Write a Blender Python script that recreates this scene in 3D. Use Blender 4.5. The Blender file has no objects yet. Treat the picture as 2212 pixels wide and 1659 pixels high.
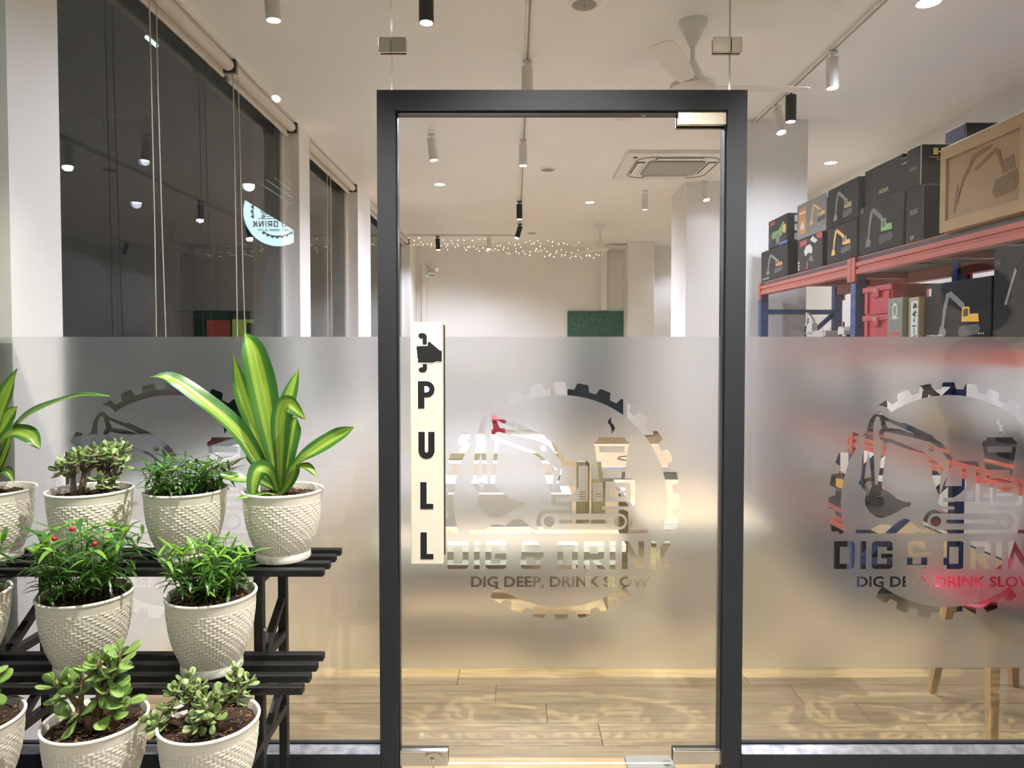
import bpy, bmesh, math, random
import numpy as np
from mathutils import Vector, Matrix, Euler, geometry as mgeo

random.seed(7)
rng = np.random.RandomState(11)
SC = bpy.context.scene
COL = SC.collection
PI = math.pi

# ------------------------------------------------------------------ camera
F_PX, CXP, CYP = 1534.0, 1111.0, 796.2          # focal length and principal point for 2212 x 1659
PITCH = math.radians(1.65)
CAM = Vector((0.0, -2.25, 1.38))
cam_d = bpy.data.cameras.new('camera'); cam = bpy.data.objects.new('camera', cam_d)
COL.objects.link(cam)
cam_d.sensor_width = 36.0; cam_d.lens = F_PX / 2212 * 36.0
cam_d.shift_x = -(CXP - 1106.0) / 2212
cam_d.shift_y = (CYP - 829.5) / 2212
cam_d.clip_start = 0.05
cam.location = CAM; cam.rotation_euler = (PI / 2 - PITCH, 0, 0)
SC.camera = cam

# ------------------------------------------------------------------ world, exposure
W = bpy.data.worlds.new('night'); SC.world = W; W.use_nodes = True
bg = W.node_tree.nodes['Background']
bg.inputs[0].default_value = (0.80, 0.90, 1.0, 1); bg.inputs[1].default_value = 0.05
SC.view_settings.view_transform = 'Standard'; SC.view_settings.look = 'None'
SC.view_settings.gamma = 1.0; SC.view_settings.use_curve_mapping = False
SC.view_settings.exposure = 0.0
cy = SC.cycles
cy.max_bounces = 8; cy.diffuse_bounces = 6; cy.glossy_bounces = 3; cy.transmission_bounces = 5
cy.transparent_max_bounces = 32; cy.sample_clamp_indirect = 6.0; cy.blur_glossy = 0.5
cy.use_light_tree = False; cy.use_denoising = True; cy.use_adaptive_sampling = True; cy.adaptive_threshold = .14
IN_LAMP = 114.0        # indoor track lamps, watts each
IN_COL = (0.96, 1.0, 1.24)
OUT_LAMP = 235.0      # soffit lamps over the entrance
OUT_COL = (1.0, 0.955, 0.86)

# ------------------------------------------------------------------ helpers
def ray(px, py):
    u = (px - CXP) / F_PX; v = -(py - CYP) / F_PX
    return Vector((u, math.cos(PITCH) + v * math.sin(PITCH), v * math.cos(PITCH) - math.sin(PITCH)))
def at(px, py, Y):
    d = ray(px, py); return CAM + d * ((Y - CAM.y) / d.y)
def atz(px, py, Z):
    d = ray(px, py); return CAM + d * ((Z - CAM.z) / d.z)
def atx(px, py, X):
    d = ray(px, py); return CAM + d * ((X - CAM.x) / d.x)
def V(*a): return Vector(a)

def srgb(r, g, b):
    def f(c):
        c /= 255.0
        return c / 12.92 if c <= 0.04045 else ((c + 0.055) / 1.055) ** 2.4
    return (f(r), f(g), f(b), 1.0)

def wloc(o):
    p = Vector((0, 0, 0))
    while o is not None:
        p += o.location; o = o.parent
    return p

def tag(o, label=None, cat=None, group=None, kind=None):
    if label: o['label'] = label
    if cat: o['category'] = cat
    if group: o['group'] = group
    if kind: o['kind'] = kind
    return o

def thing(name, label, cat, loc=(0, 0, 0), group=None, kind=None, rot=(0, 0, 0)):
    o = bpy.data.objects.new(name, None); COL.objects.link(o)
    o.empty_display_size = 0.05
    o.location = loc; o.rotation_euler = rot
    return tag(o, label, cat, group, kind)

def link_mesh(name, me, parent=None, loc=None):
    o = bpy.data.objects.new(name, me); COL.objects.link(o)
    if parent is not None: o.parent = parent
    if loc is not None: o.location = loc
    return o

def copy_tree(o, parent=None):
    c = o.copy(); COL.objects.link(c); c.parent = parent
    for ch in list(o.children): copy_tree(ch, c)
    return c

class MB:
    """collects geometry in world coordinates; build() makes one mesh object"""
    def __init__(s): s.v = []; s.f = []
    def add(s, vs, fs):
        n = len(s.v); s.v += [tuple(p) for p in vs]; s.f += [tuple(i + n for i in f) for f in fs]; return s
    def box(s, a, b, bev=0.0, M=None):
        x0, y0, z0 = a; x1, y1, z1 = b
        if x0 > x1: x0, x1 = x1, x0
        if y0 > y1: y0, y1 = y1, y0
        if z0 > z1: z0, z1 = z1, z0
        if bev <= 0:
            vs = [(x0,y0,z0),(x1,y0,z0),(x1,y1,z0),(x0,y1,z0),(x0,y0,z1),(x1,y0,z1),(x1,y1,z1),(x0,y1,z1)]
            fs = [(0,3,2,1),(4,5,6,7),(0,1,5,4),(1,2,6,5),(2,3,7,6),(3,0,4,7)]
        else:
            bm = bmesh.new(); bmesh.ops.create_cube(bm, size=1)
            for v in bm.verts:
                v.co = ((v.co.x + .5) * (x1 - x0) + x0, (v.co.y + .5) * (y1 - y0) + y0, (v.co.z + .5) * (z1 - z0) + z0)
            bmesh.ops.bevel(bm, geom=list(bm.edges), offset=bev, segments=2, profile=0.5, affect='EDGES', clamp_overlap=True)
            bm.verts.index_update()
            vs = [v.co.copy() for v in bm.verts]; fs = [tuple(v.index for v in f.verts) for f in bm.faces]
            bm.free()
        if M is not None: vs = [M @ Vector(p) for p in vs]
        return s.add(vs, fs)
    def bar(s, p0, p1, w, h, up=(0, 0, 1), bev=0.0):
        """square bar from p0 to p1, w across, h along 'up'"""
        p0 = Vector(p0); p1 = Vector(p1); d = (p1 - p0); L = d.length; d.normalize()
        up = Vector(up); r = d.cross(up)
        if r.length < 1e-6: r = d.cross(Vector((1, 0, 0)))
        r.normalize(); u = r.cross(d).normalized()
        M = Matrix((( r.x, d.x, u.x, p0.x), (r.y, d.y, u.y, p0.y), (r.z, d.z, u.z, p0.z), (0, 0, 0, 1)))
        return s.box((-w / 2, 0, -h / 2), (w / 2, L, h / 2), bev, M)
    def cyl(s, p0, p1, r0, r1=None, n=20, caps=True):
        if r1 is None: r1 = r0
        p0 = Vector(p0); p1 = Vector(p1); d = (p1 - p0).normalized()
        a = d.orthogonal().normalized(); b = d.cross(a)
        vs = []
        for (p, r) in ((p0, r0), (p1, r1)):
            for i in range(n):
                t = 2 * PI * i / n; vs.append(p + (a * math.cos(t) + b * math.sin(t)) * r)
        fs = [(i, (i + 1) % n, n + (i + 1) % n, n + i) for i in range(n)]
        if caps: fs += [tuple(range(n))[::-1], tuple(range(n, 2 * n))]
        return s.add(vs, fs)
    def tube(s, pts, r, n=8, caps=True):
        pts = [Vector(p) for p in pts]; m = len(pts)
        rs = r if isinstance(r, (list, tuple)) else [r] * m
        vs = []; ref = None
        for k in range(m):
            d = (pts[min(k + 1, m - 1)] - pts[max(k - 1, 0)]).normalized()
            if ref is None: ref = d.orthogonal().normalized()
            ref = (ref - d * ref.dot(d)).normalized(); b = d.cross(ref)
            for i in range(n):
                t = 2 * PI * i / n; vs.append(pts[k] + (ref * math.cos(t) + b * math.sin(t)) * rs[k])
        fs = []
        for k in range(m - 1):
            for i in range(n):
                fs.append((k*n+i, k*n+(i+1) % n, (k+1)*n+(i+1) % n, (k+1)*n+i))
        if caps: fs += [tuple(range(n))[::-1], tuple(range((m-1)*n, m*n))]
        return s.add(vs, fs)
    def lathe(s, prof, n=32, c=(0, 0, 0), axis='Z', closed=False):
        vs = []; m = len(prof); c = Vector(c)
        for (r, z) in prof:
            for i in range(n):
                t = 2 * PI * i / n
                if axis == 'Z': p = Vector((r * math.cos(t), r * math.sin(t), z))
                else: p = Vector((r * math.cos(t), z, r * math.sin(t)))
                vs.append(p + c)
        fs = []
        for k in range(m - 1):
            for i in range(n):
                q = (k*n+i, k*n+(i+1) % n, (k+1)*n+(i+1) % n, (k+1)*n+i)
                fs.append(q if axis == 'Z' else q[::-1])
        if not closed:
            if prof[0][0] > 1e-6: fs.append(tuple(range(n))[::-1])
            if prof[-1][0] > 1e-6: fs.append(tuple(range((m-1)*n, m*n)))
        return s.add(vs, fs)
    def prism(s, poly, o, r, u, nrm, depth):
        """polygon of (a,b) in the frame o + a*r + b*u, extruded by depth along nrm; concave is fine"""
        o = Vector(o); r = Vector(r); u = Vector(u); nrm = Vector(nrm)
        base = [o + r * a + u * b for a, b in poly]; n = len(base)
        tri = mgeo.tessellate_polygon([base])
        top = [p + nrm * depth for p in base]
        fs = [tuple(t) for t in tri] + [tuple(i + n for i in t[::-1]) for t in tri]
        fs += [(i, (i + 1) % n, n + (i + 1) % n, n + i) for i in range(n)]
        return s.add(base + top, fs)
    def sphere(s, c, r, n=12, m=8, sc=(1, 1, 1)):
        prof = [(max(1e-5, math.sin(PI * k / m)) * r, -math.cos(PI * k / m) * r) for k in range(m + 1)]
        n0 = len(s.v); s.lathe(prof, n, (0, 0, 0), closed=True)
        for i in range(n0, len(s.v)):
            x, y, z = s.v[i]; s.v[i] = (x * sc[0] + c[0], y * sc[1] + c[1], z * sc[2] + c[2])
        return s
    def mesh(s, name, mat=None, origin=(0, 0, 0), smooth=False, fix=True):
        me = bpy.data.meshes.new(name); o = Vector(origin)
        me.from_pydata([tuple(Vector(p) - o) for p in s.v], [], s.f)
        if fix:
            bm = bmesh.new(); bm.from_mesh(me); bmesh.ops.recalc_face_normals(bm, faces=bm.faces); bm.to_mesh(me); bm.free()
        if smooth:
            me.polygons.foreach_set('use_smooth', [True] * len(me.polygons))
            if smooth != 'all': me.set_sharp_from_angle(angle=math.radians(38))
        if mat: me.materials.append(mat)
        me.update(); return me
    def build(s, name, mat=None, parent=None, smooth=False, label=None, kind=None, origin=None):
        """origin None: the parent's world place (parts); for a top-level mesh the origin given"""
        if parent is not None: og = wloc(parent)
        else: og = Vector(origin) if origin is not None else Vector((0, 0, 0))
        o = link_mesh(name, s.mesh(name, mat, og, smooth), parent)
        if parent is None: o.location = og
        if label: o['label'] = label
        if kind: o['kind'] = kind
        return o

# ------------------------------------------------------------------ materials
def new_mat(name):
    m = bpy.data.materials.new(name); m.use_nodes = True
    nt = m.node_tree; nt.nodes.clear()
    out = nt.nodes.new('ShaderNodeOutputMaterial')
    return m, nt, out
def pri(nt, out, col=(.8, .8, .8, 1), rough=.5, metal=0.0, spec=.5):
    p = nt.nodes.new('ShaderNodeBsdfPrincipled')
    p.inputs['Base Color'].default_value = col; p.inputs['Roughness'].default_value = rough
    p.inputs['Metallic'].default_value = metal; p.inputs['Specular IOR Level'].default_value = spec
    nt.links.new(p.outputs[0], out.inputs[0]); return p
def noise_node(nt, scale, detail=4, coord='Object', stretch=None):
    tc = nt.nodes.new('ShaderNodeTexCoord'); n = nt.nodes.new('ShaderNodeTexNoise')
    n.inputs['Scale'].default_value = scale; n.inputs['Detail'].default_value = detail
    if stretch:
        mp = nt.nodes.new('ShaderNodeMapping'); mp.inputs['Scale'].default_value = stretch
        nt.links.new(tc.outputs[coord], mp.inputs[0]); nt.links.new(mp.outputs[0], n.inputs['Vector'])
    else: nt.links.new(tc.outputs[coord], n.inputs['Vector'])
    return n
def ramp(nt, fac, stops):
    r = nt.nodes.new('ShaderNodeValToRGB'); e = r.color_ramp.elements
    while len(e) < len(stops): e.new(0.5)
    for k, (p, c) in enumerate(stops): e[k].position = p; e[k].color = c
    nt.links.new(fac, r.inputs[0]); return r
def scale_col(c, k): return (min(1, c[0] * k), min(1, c[1] * k), min(1, c[2] * k), 1)
def plain(name, col, rough=.5, metal=0.0, var=.06, nscale=8.0, bump=0.0, bscale=120.0, spec=.5, lo=.3, hi=.7, detail=4):
    """solid colour with a slight mottled variation and optional fine relief"""
    m, nt, out = new_mat(name); p = pri(nt, out, col, rough, metal, spec)
    if var > 0:
        n = noise_node(nt, nscale, detail)
        r = ramp(nt, n.outputs['Fac'], [(lo, scale_col(col, 1 - var)), (hi, scale_col(col, 1 + var))])
        nt.links.new(r.outputs[0], p.inputs['Base Color'])
    if bump > 0:
        nb = noise_node(nt, bscale, 3); b = nt.nodes.new('ShaderNodeBump')
        b.inputs['Strength'].default_value = bump; b.inputs['Distance'].default_value = .002
        nt.links.new(nb.outputs['Fac'], b.inputs['Height']); nt.links.new(b.outputs[0], p.inputs['Normal'])
    return m
def emit(name, col, strength):
    m, nt, out = new_mat(name); e = nt.nodes.new('ShaderNodeEmission')
    e.inputs[0].default_value = col; e.inputs[1].default_value = strength
    nt.links.new(e.outputs[0], out.inputs[0]); m.cycles.emission_sampling = 'NONE'; return m
def wood(name, c0, c1, c2, rough=.45, stretch=(1.2, 14, 14), scale=3.0, per_obj=.12):
    m, nt, out = new_mat(name); p = pri(nt, out, c1, rough)
    tc = nt.nodes.new('ShaderNodeTexCoord'); oi = nt.nodes.new('ShaderNodeObjectInfo')
    va = nt.nodes.new('ShaderNodeVectorMath'); va.operation = 'MULTIPLY_ADD'
    cmb = nt.nodes.new('ShaderNodeCombineXYZ')
    for i in range(3): nt.links.new(oi.outputs['Random'], cmb.inputs[i])
    mp = nt.nodes.new('ShaderNodeMapping'); mp.inputs['Scale'].default_value = stretch
    nt.links.new(tc.outputs['Object'], mp.inputs[0])
    va.inputs[1].default_value = (37, 53, 11)
    nt.links.new(cmb.outputs[0], va.inputs[0]); nt.links.new(mp.outputs[0], va.inputs[2])
    n = nt.nodes.new('ShaderNodeTexNoise'); n.inputs['Scale'].default_value = scale; n.inputs['Detail'].default_value = 6
    n.inputs['Distortion'].default_value = .8
    nt.links.new(va.outputs[0], n.inputs['Vector'])
    r = ramp(nt, n.outputs['Fac'], [(.28, c0), (.5, c1), (.72, c2)])
    hs = nt.nodes.new('ShaderNodeHueSaturation'); mr = nt.nodes.new('ShaderNodeMapRange')
    mr.inputs['To Min'].default_value = 1 - per_obj; mr.inputs['To Max'].default_value = 1 + per_obj
    nt.links.new(oi.outputs['Random'], mr.inputs['Value']); nt.links.new(mr.outputs[0], hs.inputs['Value'])
    nt.links.new(r.outputs[0], hs.inputs['Color']); nt.links.new(hs.outputs[0], p.inputs['Base Color'])
    return m
def glass_pane(name, tint=(.97, .985, .975, 1), f0=.045):
    """clear pane: the share of mirror reflection rises towards grazing angles, equally from both sides"""
    m, nt, out = new_mat(name)
    g = nt.nodes.new('ShaderNodeNewGeometry'); d = nt.nodes.new('ShaderNodeVectorMath'); d.operation = 'DOT_PRODUCT'
    nt.links.new(g.outputs['Incoming'], d.inputs[0]); nt.links.new(g.outputs['Normal'], d.inputs[1])
    def mth(op, a, b=None):
        n = nt.nodes.new('ShaderNodeMath'); n.operation = op
        for i, x in enumerate((a, b)):
            if x is None: continue
            if isinstance(x, (int, float)): n.inputs[i].default_value = x
            else: nt.links.new(x, n.inputs[i])
        return n.outputs[0]
    c = mth('ABSOLUTE', d.outputs['Value']); q = mth('POWER', mth('SUBTRACT', 1.0, c), 5.0)
    fr = mth('ADD', mth('MULTIPLY', q, 1 - f0), f0)
    t = nt.nodes.new('ShaderNodeBsdfTransparent'); t.inputs[0].default_value = tint
    gl = nt.nodes.new('ShaderNodeBsdfGlossy'); gl.inputs['Roughness'].default_value = .004
    mx = nt.nodes.new('ShaderNodeMixShader'); nt.links.new(fr, mx.inputs[0])
    nt.links.new(t.outputs[0], mx.inputs[1]); nt.links.new(gl.outputs[0], mx.inputs[2])
    nt.links.new(mx.outputs[0], out.inputs[0]); return m
def frost_film(name):
    m, nt, out = new_mat(name)
    g = nt.nodes.new('ShaderNodeBsdfGlass'); g.inputs['Color'].default_value = (.97, .97, .965, 1)
    g.inputs['Roughness'].default_value = .30; g.inputs['IOR'].default_value = 1.30
    tl = nt.nodes.new('ShaderNodeBsdfTranslucent'); tl.inputs[0].default_value = (.86, .86, .84, 1)
    df = nt.nodes.new('ShaderNodeBsdfDiffuse'); df.inputs[0].default_value = (.80, .80, .78, 1)
    m1 = nt.nodes.new('ShaderNodeMixShader'); m1.inputs[0].default_value = .25
    nt.links.new(tl.outputs[0], m1.inputs[1]); nt.links.new(df.outputs[0], m1.inputs[2])
    m2 = nt.nodes.new('ShaderNodeMixShader'); m2.inputs[0].default_value = .06
    nt.links.new(g.outputs[0], m2.inputs[1]); nt.links.new(m1.outputs[0], m2.inputs[2])
    nt.links.new(m2.outputs[0], out.inputs[0]); return m
def leaf_mat(name, c0, c1, rough=.35, trans=.25, tcol=(.5, .75, .1, 1), per_obj=.18, nscale=25):
    m, nt, out = new_mat(name); p = pri(nt, out, c0, rough)
    n = noise_node(nt, nscale, 3); r = ramp(nt, n.outputs['Fac'], [(.3, c0), (.7, c1)])
    oi = nt.nodes.new('ShaderNodeObjectInfo'); hs = nt.nodes.new('ShaderNodeHueSaturation')
    mr = nt.nodes.new('ShaderNodeMapRange'); mr.inputs['To Min'].default_value = 1 - per_obj; mr.inputs['To Max'].default_value = 1 + per_obj
    nt.links.new(oi.outputs['Random'], mr.inputs['Value']); nt.links.new(mr.outputs[0], hs.inputs['Value'])
    nt.links.new(r.outputs[0], hs.inputs['Color']); nt.links.new(hs.outputs[0], p.inputs['Base Color'])
    if trans > 0:
        tl = nt.nodes.new('ShaderNodeBsdfTranslucent'); tl.inputs[0].default_value = tcol
        mx = nt.nodes.new('ShaderNodeMixShader'); mx.inputs[0].default_value = trans
        nt.links.new(p.outputs[0], mx.inputs[1]); nt.links.new(tl.outputs[0], mx.inputs[2])
        nt.links.new(mx.outputs[0], out.inputs[0])
    return m

M = {}
M['wall'] = plain('painted_wall', srgb(236, 233, 226), .75, var=.025, nscale=2.5, bump=.15, bscale=60)
M['wall_bright'] = M['wall']
M['ceiling'] = plain('painted_ceiling', srgb(243, 239, 232), .8, var=.025, nscale=1.5, bump=.12, bscale=40)
M['oak'] = wood('oak_plank', srgb(158, 133, 92), srgb(177, 151, 107), srgb(190, 166, 123), .42)
M['oak_top'] = wood('pale_wood_top', srgb(203, 172, 126), srgb(219, 190, 145), srgb(230, 205, 165), .4, stretch=(1.0, 12, 12))
M['leg_wood'] = wood('leg_wood', srgb(170, 132, 84), srgb(190, 152, 100), srgb(205, 168, 118), .4, stretch=(14, 14, 1.2))
M['rail_wood'] = wood('rail_wood', srgb(160, 148, 108), srgb(178, 166, 125), srgb(190, 180, 140), .5)
M['frame'] = plain('slate_aluminium', srgb(38, 40, 46), .55, .1, var=.06, nscale=5, bump=.05, spec=.35)
M['frame_worn'] = plain('worn_lip', srgb(150, 152, 156), .35, .6, var=.35, nscale=30)
M['steel'] = plain('brushed_steel', srgb(196, 184, 168), .28, .85, var=.05, nscale=12)
M['steel_dark'] = plain('steel_edge', srgb(70, 66, 60), .4, .6)
M['chrome'] = plain('chrome', srgb(220, 220, 220), .12, 1.0, var=0)
M['glass'] = glass_pane('clear_glass')
M['glass_edge'] = plain('green_glass_edge', srgb(176, 190, 180), .15, 0, var=.15, nscale=20)
M['win_glass'] = glass_pane('tinted_window_glass', (.62, .64, .64, 1), .05)
M['film'] = frost_film('frosted_film')
M['black'] = plain('black_paint', srgb(26, 26, 27), .42, .0, var=.15, nscale=40)
M['black_metal'] = plain('black_powder_coat', srgb(24, 24, 25), .42, .1, var=.25, nscale=150, bump=.1, bscale=400)
M['lamp_black'] = plain('lamp_black', srgb(38, 38, 38), .45, .2)
M['lamp_white'] = plain('lamp_white', srgb(225, 222, 214), .45)
M['ivory'] = plain('ivory_acrylic', srgb(218, 211, 195), .3, var=.015)
M['ink'] = plain('black_ink', srgb(22, 22, 24), .5, var=0)
M['ink_halo'] = plain('white_ink', srgb(250, 247, 236), .4, var=0)
M['lens'] = emit('lamp_lens', (1, .97, .92, 1), 14)
M['lens_dim'] = emit('lamp_lens_dim', (1, .97, .92, 1), 1.3)
M['white_pl'] = plain('white_plastic', srgb(232, 228, 218), .4, var=.02)
M['grey_pl'] = plain('grey_plastic', srgb(150, 146, 138), .5, var=.04)
M['dark_pl'] = plain('dark_plastic', srgb(60, 58, 56), .5, var=.08)
M['blind'] = plain('blind_fabric', srgb(216, 206, 190), .7, var=.04, nscale=30)
M['cord'] = plain('blind_cord', srgb(214, 203, 180), .7, var=.08, nscale=60)
M['white_lam'] = plain('white_laminate', srgb(240, 238, 233), .35, var=.04, nscale=6)
M['panel_lt'] = plain('pale_panel', srgb(208, 212, 208), .3, var=.04)
M['pave'] = plain('concrete_paving', srgb(150, 146, 138), .85, var=.12, nscale=3, bump=.3)
M['soffit'] = plain('grey_soffit', srgb(150, 148, 144), .8, var=.04)
M['rack_red'] = plain('red_orange_enamel', srgb(178, 84, 66), .4, .0, var=.06, nscale=6)
M['rack_blue'] = plain('blue_enamel', srgb(52, 74, 132), .4, .0, var=.08, nscale=10)
M['rack_deck'] = plain('dark_deck', srgb(74, 60, 56), .6, var=.1)
M['boxblack'] = plain('black_carton', srgb(8, 8, 8), .55, var=.2, nscale=9, spec=.22)
M['boxdark'] = plain('charcoal_carton', srgb(17, 16, 17), .5, var=.25, nscale=14, spec=.25)
M['boxgrey'] = plain('grey_carton', srgb(122, 122, 114), .5, var=.12, nscale=30)
M['boxtan'] = plain('tan_carton', srgb(164, 146, 110), .6, var=.08, nscale=12)
M['cardboard'] = plain('cardboard', srgb(176, 146, 104), .75, var=.05, nscale=10)
M['cardboard_in'] = plain('cardboard_panel', srgb(160, 132, 94), .75, var=.05, nscale=10)
M['cardboard_ink'] = plain('faded_brown_print', srgb(124, 100, 68), .8, var=.2, nscale=60)
M['orange'] = plain('orange_print', srgb(205, 134, 60), .5, var=.05)
M['yellow'] = plain('yellow_enamel', srgb(224, 170, 58), .4, var=.06)
M['gold'] = plain('gold_print', srgb(226, 190, 90), .4, .2, var=.03)
M['green_pr'] = plain('green_print', srgb(122, 168, 78), .5, var=.05)
M['white_pr'] = plain('white_print', srgb(215, 213, 206), .5, var=.04)
M['grey_pr'] = plain('grey_print', srgb(120, 118, 114), .5, var=.15, nscale=40)
M['dgrey_pr'] = plain('dark_grey_print', srgb(74, 74, 74), .5, var=.15, nscale=40)
M['red_pr'] = plain('red_print', srgb(190, 58, 56), .5, var=.05)
M['blue_pr'] = plain('blue_print', srgb(66, 104, 160), .5, var=.05)
M['crate_red'] = plain('red_crate_plastic', srgb(176, 46, 62), .4, var=.06)
M['toy_white'] = plain('toy_white', srgb(214, 208, 196), .4, var=.05)
M['toy_grey'] = plain('toy_grey', srgb(96, 96, 94), .5, var=.1)
M['toy_black'] = plain('toy_black', srgb(34, 33, 32), .5, var=.1)
M['chair_red'] = plain('red_moulded_plastic', srgb(172, 34, 56), .4, var=.03)
M['soil'] = plain('dark_soil', srgb(50, 34, 25), .95, var=.5, nscale=90, bump=1.0, bscale=220)
M['chip'] = plain('bark_chip', srgb(150, 110, 72), .85, var=.45, nscale=70)
M['pot'] = plain('pot_plastic', srgb(236, 229, 216), .36, var=.02, spec=.55)
M['pot_lip'] = plain('pot_lip', srgb(236, 233, 224), .32, var=.02, spec=.55)
M['bark'] = plain('jade_bark', srgb(118, 98, 76), .8, var=.25, nscale=60, bump=.4, bscale=150)
M['jade'] = leaf_mat('jade_leaf', srgb(106, 142, 62), srgb(142, 172, 96), .34, .10, srgb(150, 190, 60), .2)
M['jade_s'] = leaf_mat('small_jade_leaf', srgb(118, 146, 84), srgb(152, 172, 112), .36, .10, srgb(160, 190, 90), .2)
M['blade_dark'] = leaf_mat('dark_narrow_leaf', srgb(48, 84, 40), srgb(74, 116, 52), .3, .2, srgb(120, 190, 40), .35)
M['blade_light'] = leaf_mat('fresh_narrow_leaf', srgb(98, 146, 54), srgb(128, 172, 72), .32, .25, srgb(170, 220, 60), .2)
M['stem_g'] = plain('green_stem', srgb(96, 104, 54), .6, var=.2, nscale=60)
M['berry'] = plain('red_berry', srgb(186, 24, 40), .25, var=.1)
M['turf'] = plain('green_turf', srgb(84, 122, 102), .9, var=.6, nscale=60, lo=.38, hi=.75, detail=3)
M['teal_dk'] = plain('dark_teal_glass', srgb(34, 46, 50), .2, var=.25, nscale=6)
M['skin'] = plain('skin', srgb(120, 84, 64), .5, var=.04)
M['hair'] = plain('dark_hair', srgb(16, 13, 12), .8, var=.3, nscale=80, bump=.8, bscale=90)
M['cloth_dk'] = plain('dark_cloth', srgb(34, 34, 38), .9, var=.1, nscale=50)
M['pebble'] = plain('pale_pebble', srgb(226, 206, 184), .7, var=.2, nscale=30)
M['sand'] = plain('yellow_sand', srgb(222, 182, 120), .9, var=.15, nscale=60, bump=.5)

def spot(name, loc, target, power, col, size=150, blend=.6, radius=.03, parent=None):
    l = bpy.data.lights.new(name, 'SPOT' if size < 180 else 'POINT'); l.energy = power; l.color = col; l.shadow_soft_size = radius
    if size < 180: l.spot_size = math.radians(size); l.spot_blend = blend
    o = bpy.data.objects.new(name, l); COL.objects.link(o)
    d = Vector(target) - Vector(loc)
    o.rotation_euler = d.to_track_quat('-Z', 'Y').to_euler()
    if parent is not None: o.parent = parent; o.location = Vector(loc) - wloc(parent)
    else: o.location = loc
    return o

def text_mesh(body, size=1.0, offset=0.0, extrude=0.0, spacing=1.0):
    cu = bpy.data.curves.new('lettering', 'FONT'); cu.body = body; cu.size = size; cu.offset = offset
    cu.extrude = extrude; cu.space_character = spacing; cu.align_x = 'LEFT'; cu.resolution_u = 3
    o = bpy.data.objects.new('lettering', cu); COL.objects.link(o)
    bpy.context.view_layer.update()
    me = bpy.data.meshes.new_from_object(o.evaluated_get(bpy.context.evaluated_depsgraph_get()))
    bpy.data.objects.remove(o); bpy.data.curves.remove(cu)
    return me
def lettering(name, body, height, o, r, u, nrm, mat, parent, bold=0.0, width=None, align='C', depth=.0006):
    """flat printed text: o is the middle (C) or left end (L) of its baseline"""
    me = text_mesh(body, 1.0, bold, 0.0)
    co = np.array([v.co[:] for v in me.vertices]); x0, x1 = co[:, 0].min(), co[:, 0].max(); y0, y1 = co[:, 1].min(), co[:, 1].max()
    k = height / (y1 - y0); kx = k if width is None else width / (x1 - x0)
    ox = (x0 + x1) / 2 if align == 'C' else x0
    o = Vector(o); r = Vector(r); u = Vector(u); nrm = Vector(nrm); og = wloc(parent) if parent else Vector((0, 0, 0))
    for v in me.vertices:
        v.co = o + r * ((v.co.x - ox) * kx) + u * ((v.co.y - y0) * k) + nrm * depth - og
    me.materials.clear(); me.materials.append(mat); me.name = name
    return link_mesh(name, me, parent)
# ================================================================== the room
ZC, YB, XL, XR, XG = 3.05, 9.45, -1.6, 3.2, -1.73
ZS = 0.75                                            # window sill height
def struct(name, mb, mat, label, cat, smooth=False, parent=None):
    o = mb.build(name, mat, parent, smooth); tag(o, label, cat, kind='structure'); return o

# floor: a slab, and laid planks where single boards can be told apart
fl = struct('floor', MB().box((-1.95, .02, -.12), (XR, YB, -.012)), M['oak'], 'pale oak plank floor inside the shop', 'floor')
PW, Y0 = .1485, .622 - 4 * .1485
plank_lens = {}
def plank_mesh(L):
    L = round(L, 3)
    if L not in plank_lens:
        plank_lens[L] = MB().box((-L / 2 + .0012, -PW / 2 + .001, -.0118), (L / 2 - .0012, PW / 2 - .001, 0), .0012).mesh('plank', M['oak'])
    return plank_lens[L]
ends_px = {3: [1073, 1467], 2: [1177], 1: [1290, 1752 - 220], 0: [950, 1420]}
pr = random.Random(3)
for row in range(0, 26):
    y = Y0 + PW * (row + .5) - PW
    if y - PW / 2 < .03: y0c = y
    joints = []
    x = -1.6 + pr.uniform(.1, 1.1)
    off = {4: at(1073, 1460, .697).x, 3: at(1177, 1498, .548).x, 2: at(1287, 1541, .399).x, 1: at(950, 1587, .25).x, 0: at(1065, 1630, .12).x}.get(row)
    if off is not None:
        x = off
        while x - 1.2 > -1.6: x -= 1.2
    while x < 2.6: joints.append(x); x += 1.2
    xs = [-1.6] + joints + [2.62]
    for a, b in zip(xs[:-1], xs[1:]):
        if b - a < .04 or y < .03: continue
        link_mesh('plank', plank_mesh(b - a), fl, ((a + b) / 2, y, 0))

ceil = struct('ceiling', MB().box((-1.95, -.02, ZC), (XR, YB, ZC + .12)), M['ceiling'], 'white painted ceiling over the shop', 'ceiling')
# left wall with three window openings
mb = MB()
wins = [(.27, 3.07), (3.34, 5.05), (5.69, 8.67)]
edges_y = [.015] + [v for w in wins for v in w] + [YB]
for a, b in zip(edges_y[0::2], edges_y[1::2]): mb.box((XL, a, 0), (-1.95, b, ZC))
for a, b in wins:
    mb.box((XL, a, 0), (-1.95, b, ZS)); mb.box((XL, a, ZC - .004), (-1.95, b, ZC))
struct('wall_left', mb, M['wall'], 'white wall with tall dark windows along the left side', 'wall')
back_x = [at(1355, 600, YB - .25).x]
mb = MB().box((-1.95, YB, 0), (XR, YB + .12, ZC))
struct('wall_back', mb, M['wall'], 'plain white wall at the far end of the room', 'wall')
struct('wall_right', MB().box((XR, -.02, 0), (XR + .12, YB, ZC)), M['wall'], 'white side wall behind the storage rack', 'wall')
struct('wall_front', MB().box((2.02, -.1, 0), (XR, .02, ZC)), M['wall'], 'short front wall beside the glazing', 'wall')
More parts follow.
